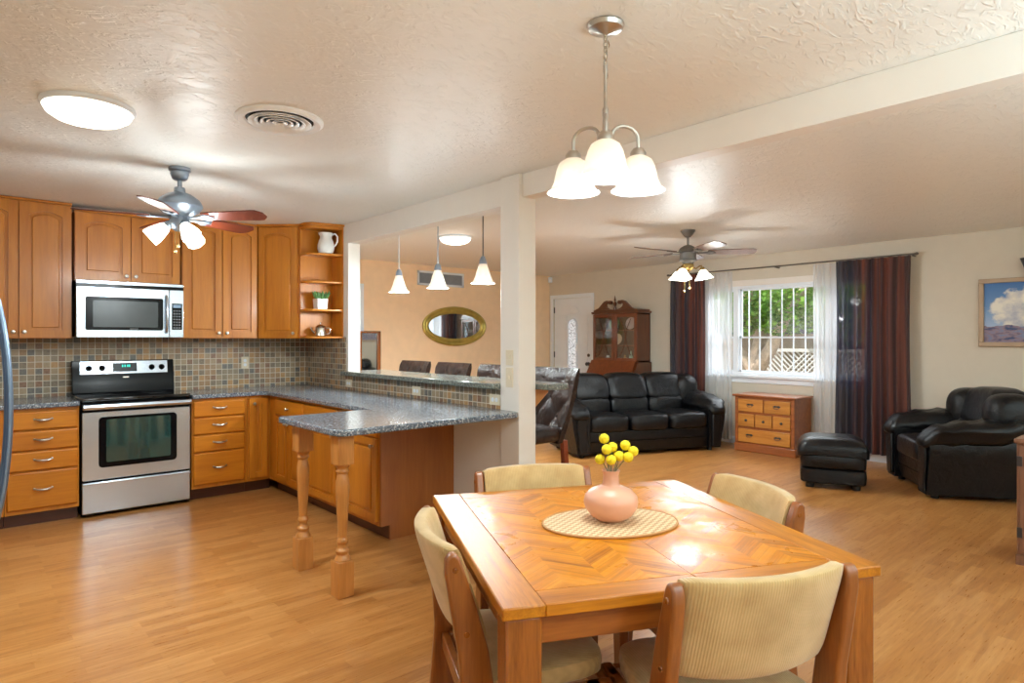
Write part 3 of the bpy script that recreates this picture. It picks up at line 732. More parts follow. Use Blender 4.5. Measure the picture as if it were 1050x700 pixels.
def bulb(par, M, r=.022, L_=.07):
    m = MB(); m.lathe([(0, 0), (.012, 0), (.013, -.02), (r, -L_*.55), (r*.95, -L_*.75), (r*.6, -L_*.93), (0, -L_)], 14, M); return m.build('bulb', 'bulb', par)
# chandelier above the table
CH = (1.675, 1.42)
t = thing('chandelier', 'nickel three-light chandelier with white bell glass shades above the dining table', 'chandelier', (CH[0], CH[1], 0))
m = MB(); m.lathe([(0, CEIL), (.062, CEIL), (.064, CEIL-.006), (.058, CEIL-.018), (.03, CEIL-.026), (.012, CEIL-.034), (0, CEIL-.036)], 32); m.build('canopy', 'nickel', t)
m = MB(); z = CEIL-.034; i = 0
while z > 2.312:
    a = i*PI/2; c_, s_ = math.cos(a), math.sin(a)
    m.tube([(c_*.008*math.cos(k*PI/6), s_*.008*math.cos(k*PI/6), z-.013+.014*math.sin(k*PI/6)) for k in range(13)], .0022, 6)
    z -= .021; i += 1
m.build('chain', 'nickel', t)
m = MB(); m.tube([(.004+.014*math.sin(k*.8), .010*math.cos(k*.7), CEIL-.03-k*.013) for k in range(13)], .0026, 6); m.build('cord', 'silver', t)
zs_ = .03
_p = [(0, 2.27), (.008, 2.27), (.008, 2.25), (.0062, 2.24), (.0062, 2.13), (.011, 2.12), (.011, 2.10), (.009, 2.09), (.011, 2.05), (.024, 2.04), (.026, 2.01), (.020, 1.985), (.008, 1.975), (0, 1.965)]
m = MB(); m.lathe([(r, z+zs_) for r, z in _p], 20); m.build('stem', 'nickel', t)
base_a = math.atan2(-CH[1], -CH[0])
for k in range(3):
    a = base_a+k*2*PI/3; ca, sa = math.cos(a), math.sin(a); R_ = .13
    pts = [(.012, 1.985), (.022, 2.02)]+[(.0775-.0525*math.cos(PI*i/12), 2.032+.040*math.sin(PI*i/12)) for i in range(13)]+[(.13, 1.995)]
    pts_ = [(r, z+.03) for r, z in pts]
    m = MB(); m.tube([(ca*r, sa*r, z) for r, z in pts_], .0065, 8); ar = m.build('arm', 'nickel', t)
    m = MB(); m.lathe([(0, 2.0), (.018, 2.0), (.028, 1.985), (.026, 1.965), (0, 1.965)], 18, T(ca*R_, sa*R_, .03)); m.build('socket_cup', 'nickel', ar)
    m = MB(); m.lathe(shade_dome(.030, .094, .118), 36, T(ca*R_, sa*R_, 2.002)); m.build('lamp_shade', 'shade_glass', ar)
    bulb(ar, T(ca*R_, sa*R_, 1.985), .026, .085)
    lamp('light', (CH[0]+ca*R_, CH[1]+sa*R_, 1.86), 6, .05)
# pendants above the bar
for (y, lb, wire) in ((4.93, 'white glass bell pendant on a pale cord, farthest from the post', 'white_paint'), (4.325, 'white glass bell pendant in the middle of the three over the bar', 'pewter'), (3.735, 'white glass bell pendant on a dark cord, nearest the post', 'dark_metal')):
    t = thing('pendant_light', lb, 'pendant light', (3.0, y, 0), 0, 'pendants over the bar')
    m = MB(); m.lathe([(0, CEIL), (.055, CEIL), (.05, CEIL-.016), (.012, CEIL-.024), (0, CEIL-.024)], 24); m.build('canopy', 'pewter', t)
    m = MB(); m.tube([(0, 0, CEIL-.02), (0, 0, 2.2), (0, 0, 1.955)], .0045, 8); m.build('cord', wire, t)
    m = MB(); m.lathe([(0, 1.985), (.014, 1.985), (.026, 1.96), (.03, 1.935), (.028, 1.92), (0, 1.92)], 20); m.build('socket_cup', 'pewter', t)
    m = MB(); m.lathe(shade_bell(.032, .092, .145), 36, T(0, 0, 1.928)); m.build('lamp_shade', 'shade_glass', t)
    bulb(t, T(0, 0, 1.90), .024, .08)
    lamp('light', (3.0, y, 1.75), 13, .05)
# ceiling fans
def fan(label, x, y, zm, rot, blade_mat, metal, style):
    t = thing('ceiling_fan', label, 'ceiling fan', (x, y, 0), rot)
    z0 = zm
    if style == 'kitchen':
        m = MB(); m.lathe([(0, CEIL), (.062, CEIL), (.064, CEIL-.02), (.052, CEIL-.028), (.054, CEIL-.04), (.044, CEIL-.07), (.03, CEIL-.08), (0, CEIL-.08)], 32); m.build('canopy', metal, t)
        m = MB(); m.lathe([(0, CEIL-.07), (.013, CEIL-.07), (.013, z0+.11), (.030, z0+.105), (.033, z0+.09), (0, z0+.085)], 20); m.build('downrod', metal, t)
        m = MB(); m.lathe([(0, z0+.10), (.03, z0+.10), (.034, z0+.075), (.07, z0+.062), (.115, z0+.03), (.132, z0), (.134, z0-.012), (.124, z0-.028), (.105, z0-.05), (.07, z0-.07), (.05, z0-.075), (0, z0-.076)], 40); m.build('motor_housing', metal, t)
        zb = z0-.078; zl = z0-.075
        m = MB(); m.lathe([(0, zl), (.05, zl), (.055, zl-.02), (.062, zl-.04), (.05, zl-.075), (.03, zl-.09), (0, zl-.095)], 28); m.build('light_kit', metal, t)
    else:
        m = MB(); m.lathe([(0, CEIL), (.072, CEIL), (.072, CEIL-.01), (.045, CEIL-.05), (.025, CEIL-.07), (0, CEIL-.07)], 32); m.build('canopy', metal, t)
        m = MB(); m.lathe([(0, CEIL-.06), (.011, CEIL-.06), (.011, z0+.055), (.03, z0+.05), (0, z0+.045)], 20); m.build('downrod', metal, t)
        m = MB(); m.lathe([(0, z0+.058), (.035, z0+.055), (.075, z0+.03), (.092, z0), (.095, z0-.01), (.08, z0-.015), (.08, z0-.085), (.088, z0-.09), (.088, z0-.10), (.06, z0-.11), (.05, z0-.13), (0, z0-.13)], 40); m.build('motor_housing', metal, t)
        zb = z0-.012; zl = z0-.13
        m = MB(); m.lathe([(0, zl), (.055, zl), (.06, zl-.02), (.05, zl-.05), (.03, zl-.065), (.012, zl-.075), (0, zl-.08)], 28); m.build('light_kit', 'brass', t)
    bs_ = .86 if style == 'kitchen' else 1.0
    for k in range(5):
        a = k*2*PI/5; M = R(a, 'Z') @ T(0, 0, zb) @ R(math.radians(-13), 'X') @ Matrix.Diagonal((bs_, 1, 1, 1))
        bl = MB()
        o_ = [(.19, -.045), (.30, -.058), (.50, -.068), (.61, -.068), (.645, -.05), (.655, 0), (.645, .05), (.61, .068), (.50, .068), (.30, .058), (.19, .045)]
        if style == 'kitchen': o_ = [(.19, -.045), (.30, -.058), (.58, -.07), (.615, -.066), (.655, -.03), (.655, .03), (.615, .066), (.58, .07), (.30, .058), (.19, .045)]
        bl.prism(o_, 'z', -.004, .004, M); b_ = bl.build('blade', blade_mat, t)
        m = MB(); m.prism([(.07, -.016), (.13, -.012), (.17, -.02), (.21, -.04), (.25, -.03), (.235, -.01), (.27, 0), (.235, .01), (.25, .03), (.21, .04), (.17, .02), (.13, .012), (.07, .016)], 'z', -.013, -.005, M)
        m.build('blade_iron', metal, b_)
    ns = 3
    for k in range(ns):
        a = k*2*PI/ns+math.radians(40 if style == 'kitchen' else 193)-rot; ca, sa = math.cos(a), math.sin(a)
        if style == 'kitchen':
            zs = zl-.05; M = T(ca*.055, sa*.055, zs) @ R(a, 'Z') @ R(math.radians(-50), 'Y')
            m = MB(); m.lathe([(0, .01), (.02, .01), (.026, -.01), (.024, -.03), (0, -.03)], 16, M); f_ = m.build('socket_cup', metal, t)
            m = MB(); k_ = [(.026, 0), (.034, -.012), (.046, -.05), (.056, -.09), (.058, -.125)]; m.lathe(k_+[(r-.003, z) for r, z in k_[::-1]], 8, M @ T(0, 0, -.022)); m.build('lamp_shade', 'shade_glass_bright', f_, angle=20)
            bulb(f_, M @ T(0, 0, -.03), .026, .075)
            p = M @ Vector((0, 0, -.17))
        else:
            m = MB(); m.tube([(ca*.04, sa*.04, zl-.03), (ca*.08, sa*.08, zl-.045), (ca*.115, sa*.115, zl-.02), (ca*.13, sa*.13, zl-.015), (ca*.135, sa*.135, zl-.04)], .007, 8); f_ = m.build('lamp_arm', 'brass', t)
            M = T(ca*.138, sa*.138, zl-.04) @ R(a, 'Z') @ R(math.radians(-10), 'Y')
            m = MB(); m.lathe([(0, .01), (.018, .01), (.025, -.01), (.024, -.025), (0, -.025)], 16, M); m.build('socket_cup', 'brass', f_)
            m = MB(); k_ = [(.028, 0), (.036, -.01), (.062, -.05), (.088, -.085), (.092, -.09)]; m.lathe(k_+[(r-.003, z) for r, z in k_[::-1]], 28, M @ T(0, 0, -.02)); m.build('lamp_shade', 'shade_glass_bright', f_)
            bulb(f_, M @ T(0, 0, -.02), .024, .07)
            p = M @ Vector((0, 0, -.14))
        q = Matrix.Rotation(rot, 4, 'Z') @ p
        lamp('light', (x+q.x, y+q.y, q.z), 7.5 if style == 'kitchen' else 13, .07)
    for k in (0, 1):
        a = (2.2, 4.2)[k]-rot; L_ = (.20, .17)[k] if style != 'kitchen' else (.15, .12)[k]
        m = MB(); m.tube([(.03*math.cos(a), .03*math.sin(a), zl-.055), (.032*math.cos(a), .032*math.sin(a), zl-.055-L_)], .002, 6)
        m.lathe([(0, 0), (.006, -.004), (.009, -.014), (.006, -.024), (0, -.026)], 10, T(.032*math.cos(a), .032*math.sin(a), zl-.055-L_)); m.build('pull_chain', 'brass', t)
fan('pewter ceiling fan with cherry blades and lit tulip shades in the kitchen', 1.08, 4.38, 2.21, math.radians(24), 'blade_cherry', 'pewter', 'kitchen')
fan('grey ceiling fan with brownish blades and three lit shades in the living area', 5.47, 3.58, 2.235, math.radians(24), 'blade_walnut', 'fan_grey', 'living')
# ---------------------------------------------------------------- dining room beyond the bar
t = thing('wall_vent', 'white framed rectangular return air grille high on the tan wall', 'vent', (5.466, YT, 2.25))
hw, hh = .415, .105; m = MB(); q = .03
m.box(-hw, hw, -.014, 0, -hh, -hh+q); m.box(-hw, hw, -.014, 0, hh-q, hh); m.box(-hw, -hw+q, -.014, 0, -hh, hh); m.box(hw-q, hw, -.014, 0, -hh, hh); m.build('frame', 'white_paint', t)
B(-hw+q, hw-q, -.003, -.001, -hh+q, hh-q).build('duct_backing', 'vent_grey', t)
m = MB()
for i in range(11): m.box(-hw+q, hw-q, -.012, -.003, -hh+q+.004+i*.0135, -hh+q+.009+i*.0135)
m.build('louvres', 'vent_grey', t)
t = thing('oval_mirror', 'oval mirror in a gold frame on the tan wall', 'mirror', (5.718, YT, 1.555))
def ell(a, b, n=56): return [(a*math.cos(2*PI*i/n), b*math.sin(2*PI*i/n)) for i in range(n)]
m = MB(); rg = []
for (a, b, y) in ((.585, .292, -.002), (.588, .295, -.03), (.565, .272, -.042), (.54, .248, -.03), (.52, .228, -.038), (.49, .20, -.022), (.475, .185, -.012), (.475, .185, -.002)): rg.append([(p, y, q) for p, q in ell(a, b)])
rg.append(rg[0]); m.loft(rg, cap=False); m.build('frame', 'gold', t)
MB().prism(ell(.48, .19), 'y', -.014, -.004).build('mirror_glass', 'mirror', t)
t = thing('standing_mirror', 'narrow wood-framed mirror standing behind the bar by the jamb', 'mirror', (4.19, 7.60, 0))
m = MB(); m.box(-.19, -.14, -.03, .03, 0, 1.47); m.box(.09, .14, -.03, .03, 0, 1.47); m.box(-.14, .09, -.03, .03, 1.44, 1.47); m.box(-.14, .09, -.03, .03, 0, .25); m.build('frame', 'oak_leg', t, bevel=.006)
B(-.14, .09, -.008, .012, .25, 1.44).build('mirror_glass', 'mirror', t)
B(-.14, .09, .04, .15, 0, .03).build('foot', 'oak_leg', t)
d = thing('door_3', 'white cased doorway on the tan wall beside the pass-through jamb', 'door', (0, YT, 0)); d['kind'] = 'structure'
m = MB(); m.box(3.22, 3.29, -.02, 0, 0, 2.11); m.box(4.12, 4.19, -.02, 0, 0, 2.11); m.box(3.29, 4.12, -.02, 0, 2.04, 2.11); m.build('door_casing', 'white_paint', d, bevel=.004)
B(3.295, 4.115, -.012, -.001, .01, 2.035).build('door_slab', 'white_paint', d, bevel=.003)
# bar stools, local -y faces the bar
def stool(label):
    t = thing('bar_stool', label, 'bar stool', (0, 0, 0), 0, 'leather bar stools')
    m = MB(); m.sell((0, -.03, .665), (.235, .235, .055), .3, .45, n=32, m=12); m.build('seat', 'brown_leather', t)
    # reclined tufted back: quilted front, smooth back
    rings = []; n = 30; q_ = 32
    for i in range(n+1):
        s_ = i/n; z = .60+.545*s_; y = .17+.17*s_+.02*math.sin(PI*s_); w = .225+.03*s_; th = .03*min(1, (1-s_)*9+.25)
        fr = []
        for k in range(q_+1):
            x = -w+2*w*k/q_; e_ = (1-abs(x/w)**6)*min(1, (1-s_)*6)
            u_, v_ = x/.11+(z-.93)/.14, x/.11-(z-.93)/.14
            puff = .016*e_*(abs(math.sin(PI*u_/2))*abs(math.sin(PI*v_/2)))**.5
            fr.append((x, y-th-puff-.03*(abs(x/w)**3), z))
        rings.append(fr+[(x, y+th*.6-.03*(abs(x/w)**3), z) for x in (w, w*.5, 0, -w*.5, -w)])
    m = MB(); m.loft(rings); bk = m.build('backrest', 'brown_leather', t, angle=50)
    for (bz, row) in ((.79, (-.11, .0, .11)), (.93, (-.11, 0, .11)), (1.07, (-.11, 0, .11))):
        for bx in row:
            s_ = (bz-.60)/.545; y = .17+.17*s_+.02*math.sin(PI*s_)-.034-.03*(abs(bx)/.25)**3
            m = MB(); m.sell((bx, y, bz), (.011, .006, .011), 1, n=10, m=6); m.build('button', 'brown_leather', bk)
    for sx in (-1, 1):
        m = MB(); m.loft([[(sx*x_, y_, z_) for x_, y_ in ((.19, y-.02), (.23, y-.02), (.23, y+.025), (.19, y+.025))] for y, z_ in ((.235, 0), (.185, .62))]); m.build('leg', 'stool_wood', t, bevel=.004)
        m = MB(); m.loft([[(sx*x_, y_, z_) for x_, y_ in ((.185, y-.02), (.225, y-.02), (.225, y+.02), (.185, y+.02))] for y, z_ in ((-.235, 0), (-.20, .62))]); m.build('leg', 'stool_wood', t, bevel=.004)
        B(min(sx*.195, sx*.215), max(sx*.195, sx*.215), -.21, .20, .19, .215).build('stretcher', 'stool_wood', t, bevel=.003)
    B(-.19, .19, -.235, -.20, .21, .245).build('footrest', 'stool_wood', t, bevel=.003)
    return t
lbs = ['tufted brown leather bar stool seen beside the post in front of the sofa', 'brown leather bar stool back half hidden by the post', 'brown leather bar stool back in the middle below the oval mirror', 'dark leather bar stool back farthest from the post']
s0 = stool(lbs[0]); pos = [(3.22, 3.50), (3.22, 4.17), (3.22, 4.82), (3.22, 5.47)]
s0.location = (pos[0][0], pos[0][1], 0); s0.rotation_euler = (0, 0, -PI/2)
for p, lb in list(zip(pos, lbs))[1:]: dup(s0, (p[0], p[1], 0), -PI/2, lb)
# ---------------------------------------------------------------- living room
def leather_seat(name, label, cat, n, hw, loc, rz, sw):
    t = thing(name, label, cat, loc, rz)
    iw = sw*n/2
    # plinth and back shell
    m = MB(); m.loft([[(x, y, z) for x, y in rrect(-hw+.08, hw-.08, -.40+dy, .44, .06)] for z, dy in ((.045, .03), (.10, .012), (.17, .0), (.175, .012), (.18, .0), (.25, -.005), (.29, .0))]); m.build('base', 'black_leather', t, sub=0)
    m = MB()
    m.loft([[(x, y, z) for x, y in rrect(-hw+.10, hw-.10, a, b, .055)] for a, b, z in ((.28, .46, .06), (.28, .47, .4), (.30, .50, .7), (.33, .50, .80), (.36, .48, .83))]); m.build('back_shell', 'black_leather', t)
    for s_ in (-1, 1):
        prof = [(iw-.01, .04), (hw-.07, .04), (hw-.045, .20), (hw-.01, .36), (hw+.0, .46), (hw-.03, .55), (iw+.06, .57), (iw-.02, .50), (iw-.01, .30)]
        m = MB(); m.loft([[(s_*(x if k else x*.0+x), y, z) for x, z in prof] for k, y in ((0, -.43), (1, -.44), (1, .40), (1, .44))])
        a_ = m.build('arm', 'black_leather', t, bevel=.025, seg=3)
        pr = [(iw+.03, .06), (hw-.09, .06), (hw-.075, .2), (hw-.055, .36), (hw-.06, .44), (hw-.10, .49), (iw+.07, .50), (iw+.03, .44)]
        m = MB(); m.loft([[(s_*x, y, z) for x, z in pr] for y in (-.43, -.455)]); m.build('arm_front', 'black_leather', a_, bevel=.02, seg=3)
        cx = s_*(iw+hw)/2
        def wp(p, s_=s_):
            q = p.copy(); q.z += .10*q.y+.012*math.sin(q.y*34)*(1 if abs(q.x) > .02 else .4); q.z -= .05*max(0, -q.y-.28)/.2
            q.x += s_*.03*(q.z > 0)*1; q.x *= 1+.12*math.sin(q.y*9+.6); return q
        m = MB(); m.sell((cx, -.04, .575), ((hw-iw)/2+.055, .44, .105), .75, .6, n=32, m=18, warp=wp); m.build('arm_pad', 'black_leather', a_)
        m = MB(); m.sell((s_*(iw+.05), .24, .69), (.165, .19, .215), .7, .7, M=None, n=26, m=16); m.build('wing_cushion', 'black_leather', t)
    B(-iw, iw, -.385, -.37, .175, .185).build('front_seam', 'black_leather', t)
    for i in range(n):
        cx = -iw+sw*(i+.5)
        def wq(p): q = p.copy(); q.z += .018*(1-(q.x/(sw/2))**2)*(q.z > 0); q.z += .006*math.sin(q.x*31+i)*(q.z > 0); return q
        m = MB(); m.sell((cx, -.12, .37), (sw/2-.002, .325, .095), .32, .30, n=36, m=14, warp=wq); m.build('seat_cushion', 'black_leather', t)
        def wl(p): q = p.copy(); q.y += .012*math.sin(q.x*40+i*2)*.5; q.y += .12*(q.z); return q
        m = MB(); m.sell((cx, .18, .535), (sw/2-.002, .115, .115), .5, .34, n=36, m=14, warp=wl); m.build('lumbar_cushion', 'black_leather', t)
        def wh(p): q = p.copy(); q.y += .32*q.z+.006*math.sin(q.x*45+q.z*20+i); q.z -= .02*(q.x/(sw/2))**2*(q.z > 0); return q
        m = MB(); m.sell((cx, .255, .765), (sw/2+.006, .135, .172), .42, .34, n=40, m=18, warp=wh); m.build('head_cushion', 'black_leather', t)
    for sx in (-1, 1):
        for y in (-.34, .36):
            m = MB(); m.lathe([(0, 0), (.03, 0), (.035, .05), (0, .05)], 14, T(sx*(hw-.16), y, 0)); m.build('foot', 'black_plastic', t)
    return t
leather_seat('sofa', 'black leather three-seat sofa with puffy back cushions in front of the front door', 'sofa', 3, 1.02, (6.385, 4.955, 0), math.atan2(-.80, 1.846), .535)
leather_seat('armchair', 'black leather armchair beside the dark curtain under the framed painting', 'armchair', 1, .54, (6.87, 1.66, 0), math.atan2(-.58, -.81), .60)
t = thing('ottoman', 'black leather ottoman with a thick cushion top in front of the chest', 'ottoman', (6.215, 2.51, 0), math.radians(-65.3))
for (a, b, g) in ((.05, .185, .0), (.185, .335, .0)):
    m = MB(); m.sell((0, 0, (a+b)/2), (.275, .252, (b-a)/2+.008), .26, .22, n=40, m=10); m.build('side_band', 'black_leather', t)
m = MB(); m.sell((0, 0, .388), (.30, .276, .078), .5, .28, n=44, m=14, warp=lambda p: Vector((p.x, p.y, p.z-(.10*(abs(p.x)/.285)**6+.06*(abs(p.y)/.262)**6)*(.5)))); m.build('cushion', 'black_leather', t)
for sx in (-1, 1):
    for sy in (-1, 1):
        m = MB(); m.lathe([(0, 0), (.035, 0), (.04, .06), (0, .06)], 14, T(sx*.19, sy*.17, 0)); m.build('foot', 'black_plastic', t)
# chest of drawers under the window
t = thing('chest_of_drawers', 'wooden chest of drawers with dark metal pulls under the window', 'chest of drawers', (7.25, 4.09, 0), -PI/2)
W_, D_ = .76, .44
B(.012, W_-.012, .012, D_, .09, .665).build('body', 'chest_wood', t)
B(-.015, W_+.015, -.02, D_, .665, .692).build('top', 'chest_wood', t, bevel=.008)
B(.0, W_, .0, D_, .0, .095).build('plinth', 'chest_wood', t, bevel=.008)
for x0 in (.012, W_-.052): B(x0, x0+.04, .0, .02, .095, .665).build('corner_post', 'chest_wood', t, bevel=.004)
def bail(par, x, z, w):
    m = MB(); m.prism([(x-w/2, z), (x-w/4, z+.014), (x, z+.010), (x+w/4, z+.014), (x+w/2, z), (x+w/4, z-.010), (x, z-.006), (x-w/4, z-.010)], 'y', -.009, -.006)
    m.tube([(x-w*.36, -.01, z), (x-w*.36, -.022, z-.008), (x-w*.2, -.026, z-.022), (x+w*.2, -.026, z-.022), (x+w*.36, -.022, z-.008), (x+w*.36, -.01, z)], .0032, 6); m.build('pull', 'dark_metal', par)
def drw(x0, x1, z0, z1, pulls, kn=False):
    o = B(x0, x1, -.007, .012, z0, z1).build('drawer', 'chest_front', t, bevel=.005)
    for p in pulls:
        if kn:
            m = MB(); m.lathe([(0, 0), (.016, 0), (.014, .004), (.006, .008), (.012, .018), (0, .024)], 12, T(p, -.006, (z0+z1)/2) @ R(PI/2, 'X')); m.build('knob', 'dark_metal', o)
        else: bail(o, p, (z0+z1)/2+.01, .10)
drw(.058, .372, .485, .635, [.215]); drw(.388, .702, .485, .635, [.545])
for i in range(3): drw(.058+i*.219, .058+i*.219+.206, .305, .455, [.058+i*.219+.103], True)
drw(.058, .702, .115, .275, [.205, .555])
# secretary hutch
t = thing('secretary_hutch', 'mahogany secretary cabinet with glass doors and swan-neck pediment beside the front door', 'china cabinet', (7.20, 6.56, 0), -PI/2)
W_ = .90; xa, xb = .04, .87; yf = .22
m = MB(); m.box(0, W_, .02, .515, .08, .72); m.prism([(.02, .72), (.515, .72), (.515, 1.03), (.20, 1.03)], 'x', .0, W_); m.build('desk_body', 'mahogany', t, bevel=.006)
m = MB(); m.loft([[(.03, .012, .735), (W_-.03, .012, .735), (W_-.03, .19, 1.035), (.03, .19, 1.035)], [(.03, -.008, .74), (W_-.03, -.008, .74), (W_-.03, .175, 1.045), (.03, .175, 1.045)]]); m.build('desk_lid', 'mahogany_x', t)
for i in range(3): B(.04, W_-.04, .002, .03, .12+i*.2, .30+i*.2).build('desk_drawer', 'mahogany_x', t, bevel=.006)
B(-.015, W_+.015, -.0, .52, 0, .085).build('plinth', 'mahogany', t, bevel=.01)
m = MB(); m.box(xa, xa+.03, yf, .52, 1.03, 1.74); m.box(xb-.03, xb, yf, .52, 1.03, 1.74); m.box(xa, xb, .50, .52, 1.03, 1.74); m.box(xa, xb, yf, .52, 1.03, 1.05); m.box(xa, xb, yf, .52, 1.72, 1.74); m.build('case', 'mahogany', t, bevel=.003)
B(xa+.03, xb-.03, .494, .50, 1.05, 1.72).build('case_back', 'hutch_inside', t)
SHZ = (1.27, 1.50)
for z in SHZ: B(xa+.03, xb-.03, yf+.035, .494, z-.012, z).build('shelf', 'mahogany_x', t)
for (a, b, kx) in ((xa, (xa+xb)/2-.002, 1), ((xa+xb)/2+.002, xb, -1)):
    m = MB(); q = .05; y0 = yf-.022; y1 = yf-.001
    m.box(a, a+q, y0, y1, 1.035, 1.735); m.box(b-q, b, y0, y1, 1.035, 1.735); m.box(a+q, b-q, y0, y1, 1.035, 1.085); m.box(a+q, b-q, y0, y1, 1.685, 1.735)
    o = m.build('glass_door', 'mahogany_x', t, bevel=.004)
    B(a+q, b-q, yf-.013, yf-.009, 1.085, 1.685).build('pane', 'window_glass', o)
    m = MB(); c0 = (a+b)/2
    for sgn in (-1, 1): m.tube([(c0+sgn*(.10-.16*math.sin(PI*i/12)*.6), yf-.018, 1.12+.54*i/12) for i in range(13)], .005, 6)
    m.build('muntin', 'mahogany_x', o)
m = MB(); m.prism([(xa-.015, 1.74), (xb+.015, 1.74), (xb+.03, 1.76), (xb+.03, 1.775), (xa-.03, 1.775), (xa-.03, 1.76)], 'y', yf-.03, .52); m.box(xa, xb, yf-.012, .515, 1.775, 1.80); m.build('cornice', 'mahogany', t, bevel=.004)
xm = (xa+xb)/2
for sgn in (-1, 1):
    up = [(.395, .0), (.36, .012), (.30, .035), (.245, .085), (.20, .125), (.15, .142), (.105, .135), (.075, .11)]
    lo = [(.075, .09), (.10, .085), (.125, .10), (.15, .10), (.165, .075), (.15, .045), (.11, .02), (.05, .006), (.05, .0)]
    pl = [(xm+sgn*x, 1.795+z) for x, z in up+lo]
    # split the scroll in quads along its length for clean faces
    m = MB()
    for i in range(len(up)-1):
        j0 = min(i, len(lo)-1); l0 = lo[::-1]
        a0, a1 = up[i], up[i+1]; b0, b1 = l0[i+1], l0[min(i+2, len(l0)-1)]
        m.prism([(xm+sgn*a0[0], 1.797+a0[1]), (xm+sgn*a1[0], 1.797+a1[1]), (xm+sgn*b1[0], 1.797+b1[1]), (xm+sgn*b0[0], 1.797+b0[1])], 'y', yf-.025, yf+.015)
    m.lathe([(0, -.025), (.028, -.025), (.028, .018), (0, .018)], 18, T(xm+sgn*.088, yf, 1.797+.11) @ R(PI/2, 'X')); m.build('scroll', 'mahogany', t)
m = MB(); m.lathe([(.024, 1.797), (.024, 1.83), (.012, 1.84), (.022, 1.87), (.028, 1.89), (.018, 1.91), (.008, 1.925), (.016, 1.94), (.012, 1.96), (.004, 2.0), (0, 2.015)], 16, T(xm, yf, 0)); m.build('finial', 'mahogany', t)
def hl(x, y, z): # hutch local to world
    return (7.20+y, 6.56-x, z)
def plate(label, x, z, r, mat):
    m = MB(); M = R(-PI/2+.18, 'Y')
    m.lathe([(0, 0), (r*.55, 0), (r*.62, .008), (r, .018), (r, .021), (r*.6, .011), (0, .004)], 32, M)
    o = m.build('plate', mat, loc=(hl(x, .45, 0)[0], hl(x, .45, 0)[1], z+r+.003)); tag(o, label, 'plate')
plate('green rimmed plate on the top shelf of the secretary cabinet', .27, 1.50, .095, 'plate_green')
plate('pinkish white plate on the top shelf behind the right glass door', .58, 1.50, .092, 'plate_rose')
plate('cream plate on the middle shelf of the secretary cabinet', .33, 1.27, .085, 'plate_cream')
def vessel(name, label, x, z, prof, mat, cat):
    m = MB(); m.lathe(prof, 18); p = hl(x, .36, z); o = m.build(name, mat, loc=p); tag(o, label, cat)
vessel('bottle', 'pale green tapered bottle on the bottom shelf of the secretary cabinet', .64, 1.05, [(0, 0), (.03, 0), (.034, .02), (.024, .06), (.012, .09), (.009, .13), (.012, .135), (0, .136)], 'bottle_mint', 'bottle')
vessel('vase', 'small cream vase on the bottom shelf left in the secretary cabinet', .20, 1.05, [(0, 0), (.022, 0), (.03, .03), (.02, .055), (.024, .065), (0, .06)], 'ceramic_white', 'vase')
vessel('vase', 'small amber vase beside the pale bottle in the secretary cabinet', .53, 1.05, [(0, 0), (.018, 0), (.024, .03), (.012, .06), (.018, .075), (0, .07)], 'amber', 'vase')
vessel('bowl', 'small white bowl on the top shelf at the right of the secretary cabinet', .76, 1.50, [(0, 0), (.02, 0), (.045, .03), (.05, .045), (.044, .045), (.018, .01), (0, .008)], 'ceramic_white', 'bowl')
# curtains
def curtain(label, v0, v1, z0, z1, u, amp, waves, mat, gather=.0, ph=0.0):
    t = thing('curtain', label, 'curtain', (u, (v0+v1)/2, 0))
    nx, nz = waves*12, 24; hw_ = (v1-v0)/2; rings = []
    for j in range(nz+1):
        f = j/nz; z = z1+(z0-z1)*f; row = []
        for i in range(nx+1):
            s_ = i/nx*2-1
            w_ = hw_*(1+gather*(f-.5)+.025*math.sin(f*5+ph))
            a = amp*(.55+.45*f)
            x = a*math.sin(i/nx*waves*2*PI+ph+.5*math.sin(f*2.5+i*.11))+.3*a*math.sin(i/nx*waves*3.3*PI+ph)
            row.append((x, s_*w_, z))
        rings.append(row)
    m = MB(); m.loft(rings, cap=False, close=False); m.build('drape', mat, t)
    return t
UC = 7.62
curtain('dark maroon curtain left of the window behind the sofa', 4.72, 5.26, .05, 2.25, UC-.01, .024, 7, 'curtain_dark')
curtain('white sheer curtain on the left side of the window', 4.36, 4.82, .05, 2.245, UC+.045, .018, 8, 'curtain_sheer', ph=1)
curtain('white sheer curtain on the right side of the window', 3.02, 3.31, .05, 2.245, UC+.045, .018, 5, 'curtain_sheer', ph=2)
curtain('wide dark navy and maroon curtain right of the window behind the armchair', 2.27, 3.03, .10, 2.25, UC-.01, .024, 9, 'curtain_dark', ph=3)
t = thing('curtain_rod', 'thin metal curtain rod above the living room window', 'curtain rod', (UC, 0, 2.262))
m = MB(); m.tube([(0, 2.23, 0), (0, 3.7, -.004), (0, 5.30, 0)], .009, 10); m.build('rod', 'bronze', t)
for y in (2.22, 5.31): m = MB(); m.sell((0, y, 0), (.016, .022, .016), 1, n=14, m=8); m.build('finial', 'bronze', t)
for y in (2.26, 3.75, 5.27): B(0, .109, y-.006, y+.006, -.02, -.008).build('bracket', 'bronze', t)
